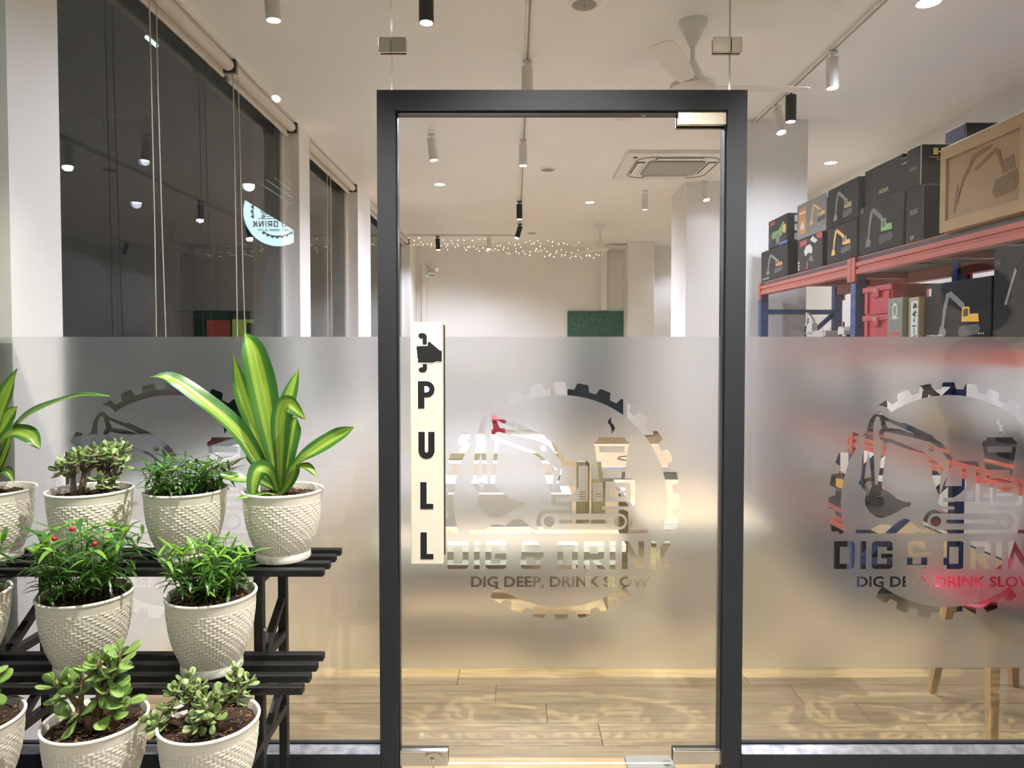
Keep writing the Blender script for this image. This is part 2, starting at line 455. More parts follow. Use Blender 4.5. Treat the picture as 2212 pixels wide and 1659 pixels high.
struct('pillar', MB().box((1.727, 4.93, 0), (2.42, 5.6, ZC), .004), M['wall'], 'white square pillar seen through the door glass on the right', 'pillar')
struct('pillar', MB().box((1.68, 2.99, 0), (2.15, 3.5, ZC), .004), M['wall'], 'white pillar standing at the far end of the storage rack', 'pillar')
# pilasters and a bulkhead on the far wall
mb = MB(); p = at(1355, 600, 8.95)
mb.box((at(1357, 600, 8.95).x, 8.95, 0), (at(1413, 600, 8.95).x, YB, ZC), .004)
struct('pillar', mb, M['wall'], 'narrow pilaster beside the green door in the far wall', 'pillar')
mb = MB().box((at(1299, 600, 9.3).x, 9.3, at(1290, 670, 9.3).z), (at(1311, 600, 9.3).x, YB, ZC), .003)
struct('trim_2', mb, M['wall'], 'thin white pipe casing running up the far wall above the green door', 'trim')
mb = MB().box((at(911, 600, 9.38).x, 9.38, 0), (at(921, 600, 9.38).x, YB, 2.74), .003)
struct('trim_3', mb, M['white_pl'], 'white cable trunking beside the emergency light', 'trim')
mb = MB().box((at(1311, 530, 9.2).x, 9.2, ZC - .06), (at(1356, 530, 9.2).x, YB, ZC - .01), .003)
struct('trim_4', mb, M['white_pl'], 'short white ledge under the ceiling above the green door', 'trim')
# green far door
d2 = thing('door_2', 'dark glass door with a green upper panel in the far wall', 'door', (at(1290, 800, 9.43).x, 9.43, 0), kind='structure')
xa, xb = at(1226, 700, 9.42).x, at(1356, 700, 9.42).x
MB().box((xa, 9.405, .02), (xb, 9.449, 1.30), .003).build('lower_pane', M['teal_dk'], d2)
MB().box((xa, 9.400, 1.30), (xb, 9.449, at(1290, 672, 9.42).z), .003).build('green_panel', M['turf'], d2)
MB().box((xb, 9.40, .02), (xb + .05, 9.449, at(1290, 674, 9.42).z), .003).build('door_edge', plain('pale_cyan_edge', srgb(186, 214, 210), .4), d2)

# side windows
for k, (a, b) in enumerate(wins):
    w = thing('window_%d' % (k + 1), ['large dark night window nearest the storefront, roller blind above', 'middle dark window of the left wall', 'farthest dark window of the left wall, partly behind the door frame'][k],
              'window', (XG, (a + b) / 2, ZS), kind='structure')
    MB().box((XG - .01, a, ZS), (XG, b, ZC - .005)).build('pane', M['win_glass'], w)
    mb = MB()
    for (ya, yb) in ((a, a + .03), (b - .03, b)): mb.box((XG - .03, ya, ZS), (XG + .02, yb, ZC - .005), .003)
    mb.box((XG - .03, a, ZS), (XG + .02, b, ZS + .03), .003); mb.box((XG - .03, a, ZC - .03), (XG + .02, b, ZC - .005), .003)
    mb.build('window_frame', M['wall'] if k == 0 else M['white_pl'], w)
    MB().box((XG + .02, a, ZS), (XL + .03, b, ZS + .025), .004).build('sill', M['white_pl'], w)

# ================================================================== outdoors
struct('pavement', MB().box((-9, -9, -.16), (9, .02, -.02)), M['pave'], 'concrete paving in front of the shop', 'pavement')
struct('pavement', MB().box((-14, .02, -.3), (-1.95, 22, -.04)), M['pave'], 'dark paving outside the side windows', 'pavement')
ext = struct('ceiling', MB().box((-5, -3.6, 3.25), (5, -.02, 3.35)), M['soffit'], 'grey soffit over the entrance outside', 'soffit')
struct('wall_opposite', MB().box((2.3, -4.75, -.02), (7.5, -4.6, 4.2)), plain('lit_render', srgb(214, 206, 194), .85, var=.06, nscale=2), 'pale rendered wall across the walkway', 'wall')
struct('wall_outside', MB().box((-3.2, 8.6, -.04), (-1.96, 8.75, 3.4)), M['soffit'], 'dark grey wall outside the side windows', 'wall')

# ================================================================== logo cut-out (worked out on a fine grid, then contoured)
RES = 2.0; HALF = 272
NG = int(2 * HALF * RES)
mask = np.zeros((NG, NG), dtype=np.float32)
def fill(poly, val):
    P = np.array([((u + HALF) * RES, (v + HALF) * RES) for u, v in poly])
    j0 = max(0, int(P[:, 1].min()) - 1); j1 = min(NG - 1, int(P[:, 1].max()) + 1)
    Q = np.roll(P, -1, axis=0)
    for j in range(j0, j1 + 1):
        y = j + .5
        c = ((P[:, 1] <= y) & (Q[:, 1] > y)) | ((Q[:, 1] <= y) & (P[:, 1] > y))
        if not c.any(): continue
        xs = np.sort(P[c, 0] + (y - P[c, 1]) / (Q[c, 1] - P[c, 1]) * (Q[c, 0] - P[c, 0]))
        for a, b in zip(xs[0::2], xs[1::2]):
            i0 = max(0, int(math.ceil(a - .5))); i1 = min(NG - 1, int(math.floor(b - .5)))
            if i1 >= i0: mask[j, i0:i1 + 1] = val
def circ(u, v, r, n=40): return [(u + r * math.cos(2 * PI * i / n), v + r * math.sin(2 * PI * i / n)) for i in range(n)]
def rrect(x0, y0, x1, y1, rs, n=6):
    """rs: radii at (x0,y0),(x1,y0),(x1,y1),(x0,y1) in the trace's own frame"""
    pts = []
    for (cx, cy, r, a0) in ((x0, y0, rs[0], PI), (x1, y0, rs[1], 1.5 * PI), (x1, y1, rs[2], 0), (x0, y1, rs[3], .5 * PI)):
        sx = 1 if cx == x0 else -1; sy = 1 if cy == y0 else -1
        for k in range(n + 1):
            a = a0 + .5 * PI * k / n
            pts.append((cx + sx * r + r * math.cos(a), cy + sy * r + r * math.sin(a)))
    return pts
R1 = lambda p: [(x / 4.894 - 289, 281.3 - y / 4.894) for x, y in p]
R2 = lambda p: [(x / 4.894 - 289, 21.3 - y / 4.894) for x, y in p]
C2 = lambda p: [(x / 5.53 + 9, 284 - y / 5.53) for x, y in p]
C3 = lambda p: [(x / 5.53 - 271, 24 - y / 5.53) for x, y in p]
# ring of 32 cogs
def ring(a0, a1):
    out = []; k0 = int(math.floor(a0 / 11.25)) - 1; k1 = int(math.ceil(a1 / 11.25)) + 1
    prof = []
    for k in range(k0, k1 + 1):
        c = k * 11.25 - .6
        prof += [(c - 3.75, 244), (c - 2.75, 258.5), (c + 2.75, 258.5), (c + 3.75, 244)]
    def rad(a):
        for (p, q) in zip(prof[:-1], prof[1:]):
            if p[0] <= a <= q[0]: return p[1] + (q[1] - p[1]) * (a - p[0]) / max(1e-6, q[0] - p[0])
        return 244
    n = int((a1 - a0) / .25)
    for i in range(n + 1):
        a = a0 + (a1 - a0) * i / n; r = rad(a); out.append((r * math.sin(math.radians(a)), r * math.cos(math.radians(a))))
    for i in range(n + 1):
        a = a1 - (a1 - a0) * i / n; out.append((230.8 * math.sin(math.radians(a)), 230.8 * math.cos(math.radians(a))))
    return out
fill(ring(-37.5, 105.3), 1); fill(ring(-107, -50.5), 1); fill(ring(143.2, 216.8), 1)
fill(R1(circ(680, 490, 132)), 0)
fill(R1([(500, 545), (560, 545), (480, 760), (430, 760)]), 0)
# boom, stick, rams
fill(R1([(530,700),(563,560),(580,510),(620,450),(655,427),(690,428),(718,460),(745,480),(905,545),(945,540),(1160,640),(1245,678),(1265,710),(1335,752),(1395,815),(1440,885),(1460,960),(1455,985),(1400,1005),(1388,1045),(1345,1040),(1345,1060),(1332,1160),(1332,1300),(1308,1290),(1240,1085),(1250,1060),(1200,918),(1140,878),(900,790),(765,742),(712,1205),(668,1205),(725,735),(690,715),(672,670),(680,625),(705,600),(690,520),(680,482),(660,470),(640,482),(620,535),(614,600),(616,715),(642,1200),(602,1200),(598,1115),(573,840),(548,965),(545,990),(525,1160),(488,1160),(503,985),(498,955)]), 1)
fill(R1([(735,512),(890,580),(1065,662),(900,612),(770,596)]), 0)
fill(R1([(722,655),(735,640),(760,637),(1000,690),(1215,743),(1290,790),(1345,850),(1400,930),(1440,1000),(1392,1052),(1342,1000),(1250,925),(1150,850),(890,748),(745,690),(725,672)]), 0)
fill(R1(circ(1232, 812, 33)), 1)
fill(R1([(1252,960),(1338,1060),(1333,1112)]), 0)
fill(R1(circ(500, 1175, 30)), 1)
fill(R1([(500,1147),(600,1113),(645,1185),(612,1203),(595,1162),(530,1190)]), 1)
fill(R1([(488,1200),(532,1180),(592,1268),(560,1305)]), 1)
fill(R1([(555,1300),(590,1262),(612,1195),(712,1203),(800,1285),(890,1355),(975,1385),(1005,1378),(1030,1395),(1030,1415),(1005,1435),(960,1440),(880,1490),(790,1534),(720,1552),(650,1537),(585,1485),(545,1420),(537,1370),(540,1330)]), 1)
fill(R1([(548,1192),(600,1166),(606,1222),(588,1262)]), 0)
# spoil heap and ground line
fill(R2([(438,425),(455,406),(600,406),(650,375),(700,350),(750,343),(830,365),(900,305),(945,287),(990,290),(1040,320),(1110,390),(1150,406),(2330,405),(2345,425),(2330,445),(455,444)]), 1)
# undercarriage
fill(R2(rrect(1160, 190, 2180, 440, (124, 124, 124, 124), 12)), 1)
fill(R2(rrect(1203, 234, 2122, 404, (84, 84, 84, 84), 12)), 0)
fill(R2(circ(1293, 316, 57)), 1); fill(R2(circ(2040, 318, 57)), 1)
fill(R2(rrect(1400, 297, 1930, 338, (20, 20, 20, 20))), 1)
fill(R2([(1030, 470), (1140, 412), (1190, 412), (1260, 470)]), 0); fill(R2([(1140, 405), (2330, 405), (2330, 444), (1140, 444)]), 1)
fill(R2([(440, 446), (2400, 446), (2400, 500), (440, 500)]), 0)
# cab and body
fill(C2([(-30,1085),(265,1085),(300,1100),(325,1140),(325,1300),(450,1300),(450,1628),(-120,1628),(-160,1600),(-165,1560),(-110,1380),(-60,1260)]), 1)
fill(C2([(-15,1142),(115,1142),(115,1386),(-90,1386)]), 0)
fill(C2([(166,1142),(270,1142),(279,1152),(279,1575),(-103,1575),(-103,1525),(25,1522),(110,1465),(166,1400)]), 0)
for y in (1458, 1486, 1514, 1542): fill(C2(rrect(175, y - 7, 256, y + 7, (6, 6, 6, 6), 3)), 1)
fill(C2([(333,1343),(470,1343),(470,1575),(333,1575)]), 0)
for y in (1482, 1510): fill(C2(rrect(369, y - 7, 448, y + 7, (6, 6, 6, 6), 3)), 1)
fill(C2([(330,1100),(400,1100),(412,1296),(330,1296)]), 0)
fill(C2(rrect(455, 1293, 845, 1628, (4, 50, 50, 4))), 1)
fill(C2(rrect(490, 1345, 792, 1572, (4, 34, 34, 4))), 0)
fill(C2(rrect(530, 1400, 732, 1440, (18, 18, 18, 18))), 1); fill(C2(rrect(530, 1468, 732, 1510, (18, 18, 18, 18))), 1)
fill(C2([(-103,1628),(32,1628),(32,1664),(-103,1664)]), 0)
fill(C2([(32,1570),(445,1570),(445,1668),(32,1668)]), 1)
fill(C2([(450,1628),(860,1628),(860,1664),(450,1664)]), 0)
# cup
fill(C2([(405,798),(712,798),(735,838),(765,852),(771,905),(350,905),(355,855),(392,836)]), 1)
fill(C2([(360,900),(757,900),(716,1296),(410,1296)]), 1)
fill(C2([(410,908),(715,908),(709,982),(413,980)]), 0); fill(C2([(447,1190),(686,1190),(677,1290),(452,1290)]), 0)
fill(C2([(560,555),(522,590),(510,622),(538,655),(556,700),(555,760),(588,722),(599,685),(583,652),(553,625),(550,598)]), 1)
# DIG & DRINK
T, B = 612, 948
def D(x): fill(C3(rrect(x, T, x + 250, B, (2, 48, 48, 2))), 1); fill(C3([(x+70,T+68),(x+180,T+68),(x+180,B-62),(x+70,B-62)]), 0)
D(145); D(1460)
for x in (462, 2091): fill(C3([(x,T),(x+69,T),(x+69,B),(x,B)]), 1)
fill(C3(rrect(598, T, 850, B, (46, 46, 46, 46))), 1); fill(C3([(668,T+68),(780,T+68),(780,B-62),(668,B-62)]), 0)
fill(C3([(775,724),(860,724),(860,764),(775,764)]), 0); fill(C3([(714,764),(790,764),(790,822),(714,822)]), 1)
fill(C3(rrect(1030, T, 1245, 785, (46, 46, 10, 46))), 1); fill(C3(rrect(1023, 762, 1265, B, (46, 10, 46, 46))), 1)
fill(C3([(1175,706),(1260,706),(1260,748),(1175,748)]), 0); fill(C3([(1060,747),(1297,747),(1297,806),(1060,806)]), 1)
fill(C3([(1095,682),(1180,682),(1180,747),(1095,747)]), 0); fill(C3([(1090,806),(1195,806),(1195,887),(1090,887)]), 0)
fill(C3(rrect(1780, T, 2023, 828, (2, 46, 46, 2))), 1); fill(C3([(1780,T),(1850,T),(1850,B),(1780,B)]), 1)
fill(C3([(1850,676),(1953,676),(1953,764),(1850,764)]), 0); fill(C3([(1866,820),(1945,820),(2035,B),(1957,B)]), 1)
fill(C3([(2238,T),(2306,T),(2306,B),(2238,B)]), 1); fill(C3([(2436,T),(2503,T),(2503,B),(2436,B)]), 1); fill(C3([(2238,T),(2315,T),(2503,B),(2425,B)]), 1)
fill(C3([(2581,T),(2650,T),(2650,B),(2581,B)]), 1); fill(C3([(2640,770),(2735,640),(2750,T),(2816,T),(2816,665),(2746,775),(2822,905),(2822,B),(2755,B),(2640,790)]), 1)
# strap line
tm = text_mesh('DIG DEEP, DRINK SLOW', 1.0, .028, 0.0, 1.02)
co = np.array([v.co[:2] for v in tm.vertices]); tx0, tx1 = co[:, 0].min(), co[:, 0].max()
capm = text_mesh('D', 1.0, .028); cap = max(v.co.y for v in capm.vertices)
for pgn in tm.polygons:
    fill([((co[i][0] - tx0) / (tx1 - tx0) * 389 - 194, -186 + co[i][1] / cap * 22.5) for i in pgn.vertices], 1)
# smooth and contour
def blur(a):
    b = a.copy(); b[1:-1] = (a[:-2] + 2 * a[1:-1] + a[2:]) / 4
    c = b.copy(); c[:, 1:-1] = (b[:, :-2] + 2 * b[:, 1:-1] + b[:, 2:]) / 4
    return c
fld = blur(blur(mask))
def contours(f, lev=.5):
    inside = f >= lev
    cells = np.argwhere((inside[:-1, :-1] != inside[1:, :-1]) | (inside[:-1, :-1] != inside[:-1, 1:]) | (inside[:-1, :-1] != inside[1:, 1:]) | (inside[1:, :-1] != inside[1:, 1:]) | (inside[:-1, 1:] != inside[1:, 1:]))
    nxt = {}; pos = {}
    def ept(j, i, e):
        if e == 0: a, b = (j, i), (j, i + 1)
        elif e == 1: a, b = (j, i + 1), (j + 1, i + 1)
        elif e == 2: a, b = (j + 1, i), (j + 1, i + 1)
        else: a, b = (j, i), (j + 1, i)
        key = (a, b)
        if key not in pos:
            fa, fb = f[a], f[b]; t = (lev - fa) / (fb - fa) if fb != fa else .5
            pos[key] = (a[1] + t * (b[1] - a[1]) + .5, a[0] + t * (b[0] - a[0]) + .5)
        return key
    TBL = {1: [(3, 0)], 2: [(0, 1)], 3: [(3, 1)], 4: [(1, 2)], 5: [(3, 0), (1, 2)], 6: [(0, 2)], 7: [(3, 2)], 8: [(2, 3)], 9: [(2, 0)], 10: [(0, 1), (2, 3)], 11: [(2, 1)], 12: [(1, 3)], 13: [(1, 0)], 14: [(0, 3)]}
    for j, i in cells:
        j = int(j); i = int(i)
        c = int(inside[j, i]) | int(inside[j, i+1]) << 1 | int(inside[j+1, i+1]) << 2 | int(inside[j+1, i]) << 3
        for a, b in TBL.get(c, []): nxt[ept(j, i, a)] = ept(j, i, b)
    loops = []; left = dict(nxt)
    while left:
        s0 = next(iter(left)); k = s0; lp = []
        while k in left:
            lp.append(pos[k]); k = left.pop(k)
        if len(lp) > 12: loops.append(lp)
    return loops
def simplify(lp, tol):
    P = np.array(lp); n = len(P)
    i1 = int(np.argmax(((P - P[0]) ** 2).sum(1)))
    def dp(a, b):
        if b <= a + 1: return []
        A, Bp = P[a], P[b % n]; d = Bp - A; L = np.hypot(*d)
        Q = P[a + 1:b] - A
        dist = np.abs(Q[:, 0] * d[1] - Q[:, 1] * d[0]) / L if L > 1e-9 else np.hypot(Q[:, 0], Q[:, 1])
        k = int(np.argmax(dist))
        if dist[k] < tol: return []
        m = a + 1 + k
        return dp(a, m) + [m] + dp(m, b)
    idx = [0] + dp(0, i1) + [i1] + dp(i1, n)
    return [tuple(P[i]) for i in idx]
LOOPS = [[(x / RES - HALF, y / RES - HALF) for x, y in simplify(l, .22)] for l in contours(fld)]
SPX = (at(1311, 1084, 0).x - at(1211, 1084, 0).x) / 100          # metres per pixel on the glass
ZL = at(1211, 1084, 0).z
def film_mesh(x0, x1, z0, z1, lx, y0, y1):
    """frosted film with the logo cut out around X = lx"""
    vs = [(x0, z0), (x1, z0), (x1, z1), (x0, z1)]; es = [(0, 1), (1, 2), (2, 3), (3, 0)]
    def inside(a, b):
        u = int((((a - lx) / SPX) + HALF) * RES); v = int((((b - ZL) / SPX) + HALF) * RES)
        return 0 <= u < NG and 0 <= v < NG and fld[v, u] >= .5
    for lp in LOOPS:
        pts = [(lx + u * SPX, ZL + v * SPX) for u, v in lp]
        if max(p[0] for p in pts) < x0 or min(p[0] for p in pts) > x1: continue
        n = len(vs); m = len(pts); vs += pts; es += [(n + i, n + (i + 1) % m) for i in range(m)]
    r = mgeo.delaunay_2d_cdt([Vector(p) for p in vs], es, [], 0, 1e-7)
    V2, F2 = r[0], r[2]; keep = []
    for f in F2:
        cx = sum(V2[i].x for i in f) / 3; cz = sum(V2[i].y for i in f) / 3
        if x0 < cx < x1 and z0 < cz < z1 and not inside(cx, cz): keep.append(tuple(f))
    n = len(V2); mb = MB(); cnt = {}
    for f in keep:
        for a, b in zip(f, f[1:] + f[:1]): cnt[(a, b)] = cnt.get((a, b), 0) + 1
    fs = keep + [tuple(i + n for i in f[::-1]) for f in keep]
    fs += [(b, a, a + n, b + n) for (a, b) in cnt if (b, a) not in cnt]
    mb.add([(p.x, y0, p.y) for p in V2] + [(p.x, y1, p.y) for p in V2], fs)
    return mb

# ================================================================== storefront
def pane_mesh(x0, x1, z0, z1, y0=-.006, y1=.004):
    me = MB().box((x0, y0, z0), (x1, y1, z1)).mesh('pane', M['glass'])
    me.materials.append(M['glass_edge'])
    for p in me.polygons:
        if abs(p.normal.y) < .5: p.material_index = 1
    return me
ZT, ZB = at(1211, 727.5, .005).z, at(1211, 1442, .005).z
xj0, xj1, xj2, xj3 = at(817, 830, -.035).x, at(856, 830, -.035).x, at(1567, 830, -.035).x, at(1609, 830, -.035).x
zh0, zh1 = at(1211, 237, -.035).z, at(1211, 194, -.035).z
seam0, seam1 = at(846, 100, 0).x, at(1576, 100, 0).x
# fixed frame
fr = thing('trim_1', 'slate grey metal frame around the glass door', 'door frame', ((xj0 + xj3) / 2, 0, 0), kind='structure')
def mitre_jamb(xa, xb, outer_first):
    zt0, zt1 = (zh1, zh0) if outer_first else (zh0, zh1)
    mb = MB(); mb.prism([(xa, -.02), (xb, -.02), (xb, zt1 - .0005), (xa, zt0 - .0005)], (0, -.035, 0), (1, 0, 0), (0, 0, 1), (0, 1, 0), .075); return mb
mitre_jamb(xj0, xj1, True).build('jamb', M['frame'], fr)
mitre_jamb(xj2, xj3, False).build('jamb', M['frame'], fr)
mb = MB(); mb.prism([(xj0, zh1), (xj1, zh0), (xj2, zh0), (xj3, zh1)], (0, -.035, 0), (1, 0, 0), (0, 0, 1), (0, 1, 0), .075)
mb.build('header', M['frame'], fr)
MB().box((xj1, -.018, .0), (xj1 + .004, .016, zh0)).build('door_stop', M['black'], fr)
MB().box((xj2 - .004, -.018, .0), (xj2, .016, zh0)).build('door_stop', M['black'], fr)
MB().box((xj1, -.018, zh0 - .004), (xj2, .016, zh0)).build('door_stop', M['black'], fr)

def pane_poly(poly, y0=-.006, y1=.004):
    me = MB().prism(poly, (0, y0, 0), (1, 0, 0), (0, 0, 1), (0, 1, 0), y1 - y0).mesh('pane', M['glass'])
    me.materials.append(M['glass_edge'])
    for p in me.polygons:
        if abs(p.normal.y) < .5: p.material_index = 1
    return me
def glazing(name, label, poly, logo=None):
    x0, x1, z0 = min(p[0] for p in poly), max(p[0] for p in poly), min(p[1] for p in poly)
    w = thing(name, label, 'window', ((x0 + x1) / 2, 0, z0), kind='structure')
    link_mesh('pane', pane_poly(poly), w, -wloc(w))
    if logo is not None:
        xa, xb = (x0, xj0 + .001) if logo < 0 else (xj3 - .001, x1)
        film_mesh(xa, xb, ZB, ZT, logo, .0045, .0049).build('frosted_film', M['film'], w, label='frosted film with the round cut-out emblem')
    return w
XRP = 2.0
zq = zh1 - .015
gl = glazing('window_4', 'fixed glass panel with frosted emblem behind the potted plants',
             [(-1.9, .085), (xj0 + .02, .085), (xj0 + .02, zq), (seam0 - .0015, zq), (seam0 - .0015, ZC), (-1.9, ZC)], at(375, 1084, 0).x)
gr = glazing('window_5', 'fixed glass panel with frosted emblem on the storage rack side',
             [(xj3 - .02, .085), (XRP, .085), (XRP, ZC), (seam1 + .0015, ZC), (seam1 + .0015, zq), (xj3 - .02, zq)], at(2049, 1084, 0).x)
gt = glazing('window_6', 'clear glass panel over the door', [(seam0 + .0015, zq), (seam1 - .0015, zq), (seam1 - .0015, ZC), (seam0 + .0015, ZC)])
for (px0, px1, xs, lab) in ((817, 876, seam0, 'steel glass clamp above the left corner of the door frame'), (1542, 1604, seam1, 'steel glass clamp above the right corner of the door frame')):
    c = thing('glass_clamp', lab, 'clamp', (xs, -.01, at(846, 95, 0).z), 'glass clamps above the door')
    z0, z1 = at(846, 111, -.02).z, at(846, 79, -.02).z
    MB().box((at(px0, 95, -.02).x, -.018, z0), (xs - .0008, -.0065, z1), .0015).build('plate', M['steel'], c)
    MB().box((xs + .0008, -.018, z0), (at(px1, 95, -.02).x, -.0065, z1), .0015).build('plate', M['steel'], c)
    MB().box((at(px0, 95, -.02).x, .0045, z0), (xs - .0008, .016, z1), .0015).build('plate', M['steel'], c)
    MB().box((xs + .0008, .0045, z0), (at(px1, 95, -.02).x, .016, z1), .0015).build('plate', M['steel'], c)
# bottom channels
zl = at(1211, 1617, -.03).z; zl2 = at(1211, 1629, -.04).z
for nm, xa, xb, lab in (('trim_5', -1.9, xj0, 'slate grey sill channel behind the plant stand'), ('trim_6', xj3, XRP, 'slate grey sill channel under the glass on the storage rack side')):
    t = thing(nm, lab, 'sill', ((xa + xb) / 2, 0, 0), kind='structure')
    MB().box((xa, -.042, -.02), (xb, .03, zl2), .002).build('channel', M['frame'], t)
    mb = MB(); mb.prism([(-.041, zl2), (-.006, zl2), (-.006, zl), (-.012, zl)], (xa, 0, 0), (0, 1, 0), (0, 0, 1), (1, 0, 0), xb - xa)
    mb.build('bevelled_lip', M['frame_worn'], t, label='worn bright bevelled lip')
    MB().box((xa, .0052, zl2), (xb, .022, zl), .001).build('inner_bead', M['frame'], t)
# vertical mullion where the side panel ends
struct('trim_7', MB().box((XRP, -.04, -.02), (XRP + .06, .04, ZC)), M['frame'], 'slate grey end post of the glazing', 'trim')

# ---- the door leaf
dx0, dx1 = at(861, 830, 0).x, at(1562, 830, 0).x
dz0, dz1 = at(1211, 1648, 0).z, at(1211, 241, 0).z
dr = thing('door_1', 'frameless glass door with frosted emblem and ivory pull plate', 'door', ((dx0 + dx1) / 2, 0, dz0), kind='structure')
link_mesh('pane', pane_mesh(dx0, dx1, dz0, dz1), dr, -wloc(dr))
film_mesh(dx0 + .001, dx1 - .001, ZB, ZT, at(1211, 1084, 0).x, .0045, .0049).build('frosted_film', M['film'], dr, label='frosted film with the round cut-out emblem')
def patch(px0, py0, px1, py1, lip):
    Yf = -.022
    a = at(px0, py1, Yf); b = at(px1, py0, Yf)
    h = MB().box((a.x, Yf, a.z), (b.x, -.0065, b.z), .0012).build('patch_fitting', M['steel'], dr)
    MB().box((a.x, .0055, a.z - .003), (b.x, .02, b.z), .0012).build('back_plate', M['steel_dark'], h)
    if lip: MB().box((a.x, Yf - .001, b.z), (b.x, -.0065, b.z + .006), .001).build('polished_lip', M['chrome'], h)
    return h
patch(1465, 238, 1570, 269, False)
patch(1456, 1625, 1559, 1652, True)
pl = patch(864, 1626, 967, 1655, True)
lk = at(936, 1640, -.03)
mb = MB()
sec = [(.028 * math.cos(t), .017 * math.sin(t)) for t in np.linspace(0, 2 * PI, 40, endpoint=False)]
mb.prism(sec, (lk.x, -.0225, lk.z), (1, 0, 0), (0, 0, 1), (0, -1, 0), .007); mb.build('lock_rose', M['steel'], pl, True)
MB().cyl((lk.x - .004, -.0295, lk.z - .003), (lk.x - .004, -.037, lk.z - .003), .0065, n=20).build('key_cylinder', M['chrome'], pl, True)
MB().box((lk.x - .0055, -.0372, lk.z - .006), (lk.x - .0025, -.0368, lk.z), 0).build('keyhole', M['black'], pl)
MB().box((lk.x + .001, -.034, lk.z - .0065), (lk.x + .013, -.0295, lk.z + .0015), .0015).build('key_guard', M['steel'], pl)
# small etched mark low on the pane
mk = at(911, 1590, -.0064)
mb = MB(); mb.prism(circ(0, 0, .0075, 24), (mk.x, -.0061, mk.z + .004), (1, 0, 0), (0, 0, 1), (0, -1, 0), .0003)
mb.prism([(-.009, -.009), (.009, -.009), (.011, -.0055), (-.011, -.0055)], (mk.x, -.0061, mk.z), (1, 0, 0), (0, 0, 1), (0, -1, 0), .0003)
mb.build('etched_mark', M['white_pr'], dr)
# ivory pull plate with PULL and a gripping hand
pa, pb = at(888, 1219, -.045), at(956, 696, -.045)
px_ = (pb.x - pa.x) / 68.0
plate = MB().box((pa.x, -.045, pa.z), (pb.x, -.012, pb.z), .002).build('pull_plate', M['ivory'], dr)
MB().box((pb.x - .012, -.0118, pa.z + .02), (pb.x + .004, -.0064, pb.z - .008), .001).build('backing', M['steel_dark'], plate)
PO = V(pa.x, -.0452, pb.z)                                        # plate frame: x right, y down from its top left, in photo pixels
def on_plate(name, poly, mat, d=.0006, zo=0.0):
    mb = MB(); mb.prism([(x * px_, -y * px_) for x, y in poly], PO - V(0, zo, 0), (1, 0, 0), (0, 0, 1), (0, -1, 0), d)
    return mb.build(name, mat, plate)
def grow(poly, k):
    n = len(poly); out = []
    ar = sum(poly[i][0] * poly[(i + 1) % n][1] - poly[(i + 1) % n][0] * poly[i][1] for i in range(n))
    sg = 1 if ar > 0 else -1
    for i in range(n):
        p, q, r = Vector(poly[i - 1]), Vector(poly[i]), Vector(poly[(i + 1) % n])
        e1 = (q - p).normalized(); e2 = (r - q).normalized()
        n1 = Vector((e1.y, -e1.x)) * sg; n2 = Vector((e2.y, -e2.x)) * sg
        b = (n1 + n2); 
        if b.length < 1e-6: b = n1
        b.normalize(); c = max(.5, b.dot(n1)); out.append(tuple(q + b * (k / c)))
    return out
SX = 652 / 110.0                                                  # zoom used when tracing the plate's top
def tr(p): return [((x / SX + 870) - 888, (y / SX + 680) - 696) for x, y in p]
arc = lambda cx, cy, r, a0, a1, n=8: [(cx + r * math.cos(math.radians(a0 + (a1 - a0) * i / n)), cy + r * math.sin(math.radians(a0 + (a1 - a0) * i / n))) for i in range(n + 1)]
bar_top = tr(arc(243, 262, 33, 90, 270) + arc(265, 278, 49, 270, 360) + [(314, 372), (262, 372), (262, 295)])
bar_bot = tr([(262, 612), (314, 612), (316, 670)] + arc(267, 668, 49, 0, 90) + arc(243, 685, 32, 90, 270) + [(262, 653)])
hand = tr([(185, 425)] + arc(207, 412, 22, 200, 260) + [(325, 388), (330, 340), (345, 335), (470, 440), (502, 452), (500, 585), (445, 578), (385, 597), (215, 595)]
          + arc(220, 575, 20, 110, 230) + arc(214, 520, 20, 140, 220) + arc(210, 470, 20, 140, 220))
for q in (bar_top, bar_bot): on_plate('bar_symbol', q, M['ink'], .0006, .0004); on_plate('white_outline', grow(q, 1.3), M['ink_halo'], .0003)
on_plate('white_outline', grow(hand, 1.6), M['ink_halo'], .0003, .0005); on_plate('hand_symbol', hand, M['ink'], .0006, .0007)
# letters, pixel coordinates on the plate (888..956, 696..1219)
def L(p): return [(x - 888, y - 696) for x, y in p]
Pout = L([(904, 819.5), (921, 819.5)] + arc(922, 836.5, 17, 270, 450, 12) + [(917.5, 853.5), (917.5, 876.5), (904, 876.5)])
on_plate('letter', Pout, M['ink'], .0006, .0004); on_plate('letter_counter', L([(917.5, 830), (921, 830)] + arc(921.5, 836.5, 6.5, 270, 450, 8) + [(917.5, 843)]), M['ink_halo'], .0004, .0010)
on_plate('white_outline', grow(Pout, 1.2), M['ink_halo'], .0003)
Uo = L([(904.5, 926), (918, 926), (918, 964)] + arc(921.5, 966, 3.6, 180, 0, 6) + [(925.3, 926), (938.5, 926), (938.5, 966)] + arc(921.5, 966, 17, 0, 180, 12))
on_plate('letter', Uo, M['ink'], .0006, .0004); on_plate('white_outline', grow(Uo, 1.2), M['ink_halo'], .0003)
for y in (1032, 1138.5):
    q = L([(908, y), (921.5, y), (921.5, y + 46), (935.5, y + 46), (935.5, y + 57), (908, y + 57)])
    on_plate('letter', q, M['ink'], .0006, .0004); on_plate('white_outline', grow(q, 1.2), M['ink_halo'], .0003)
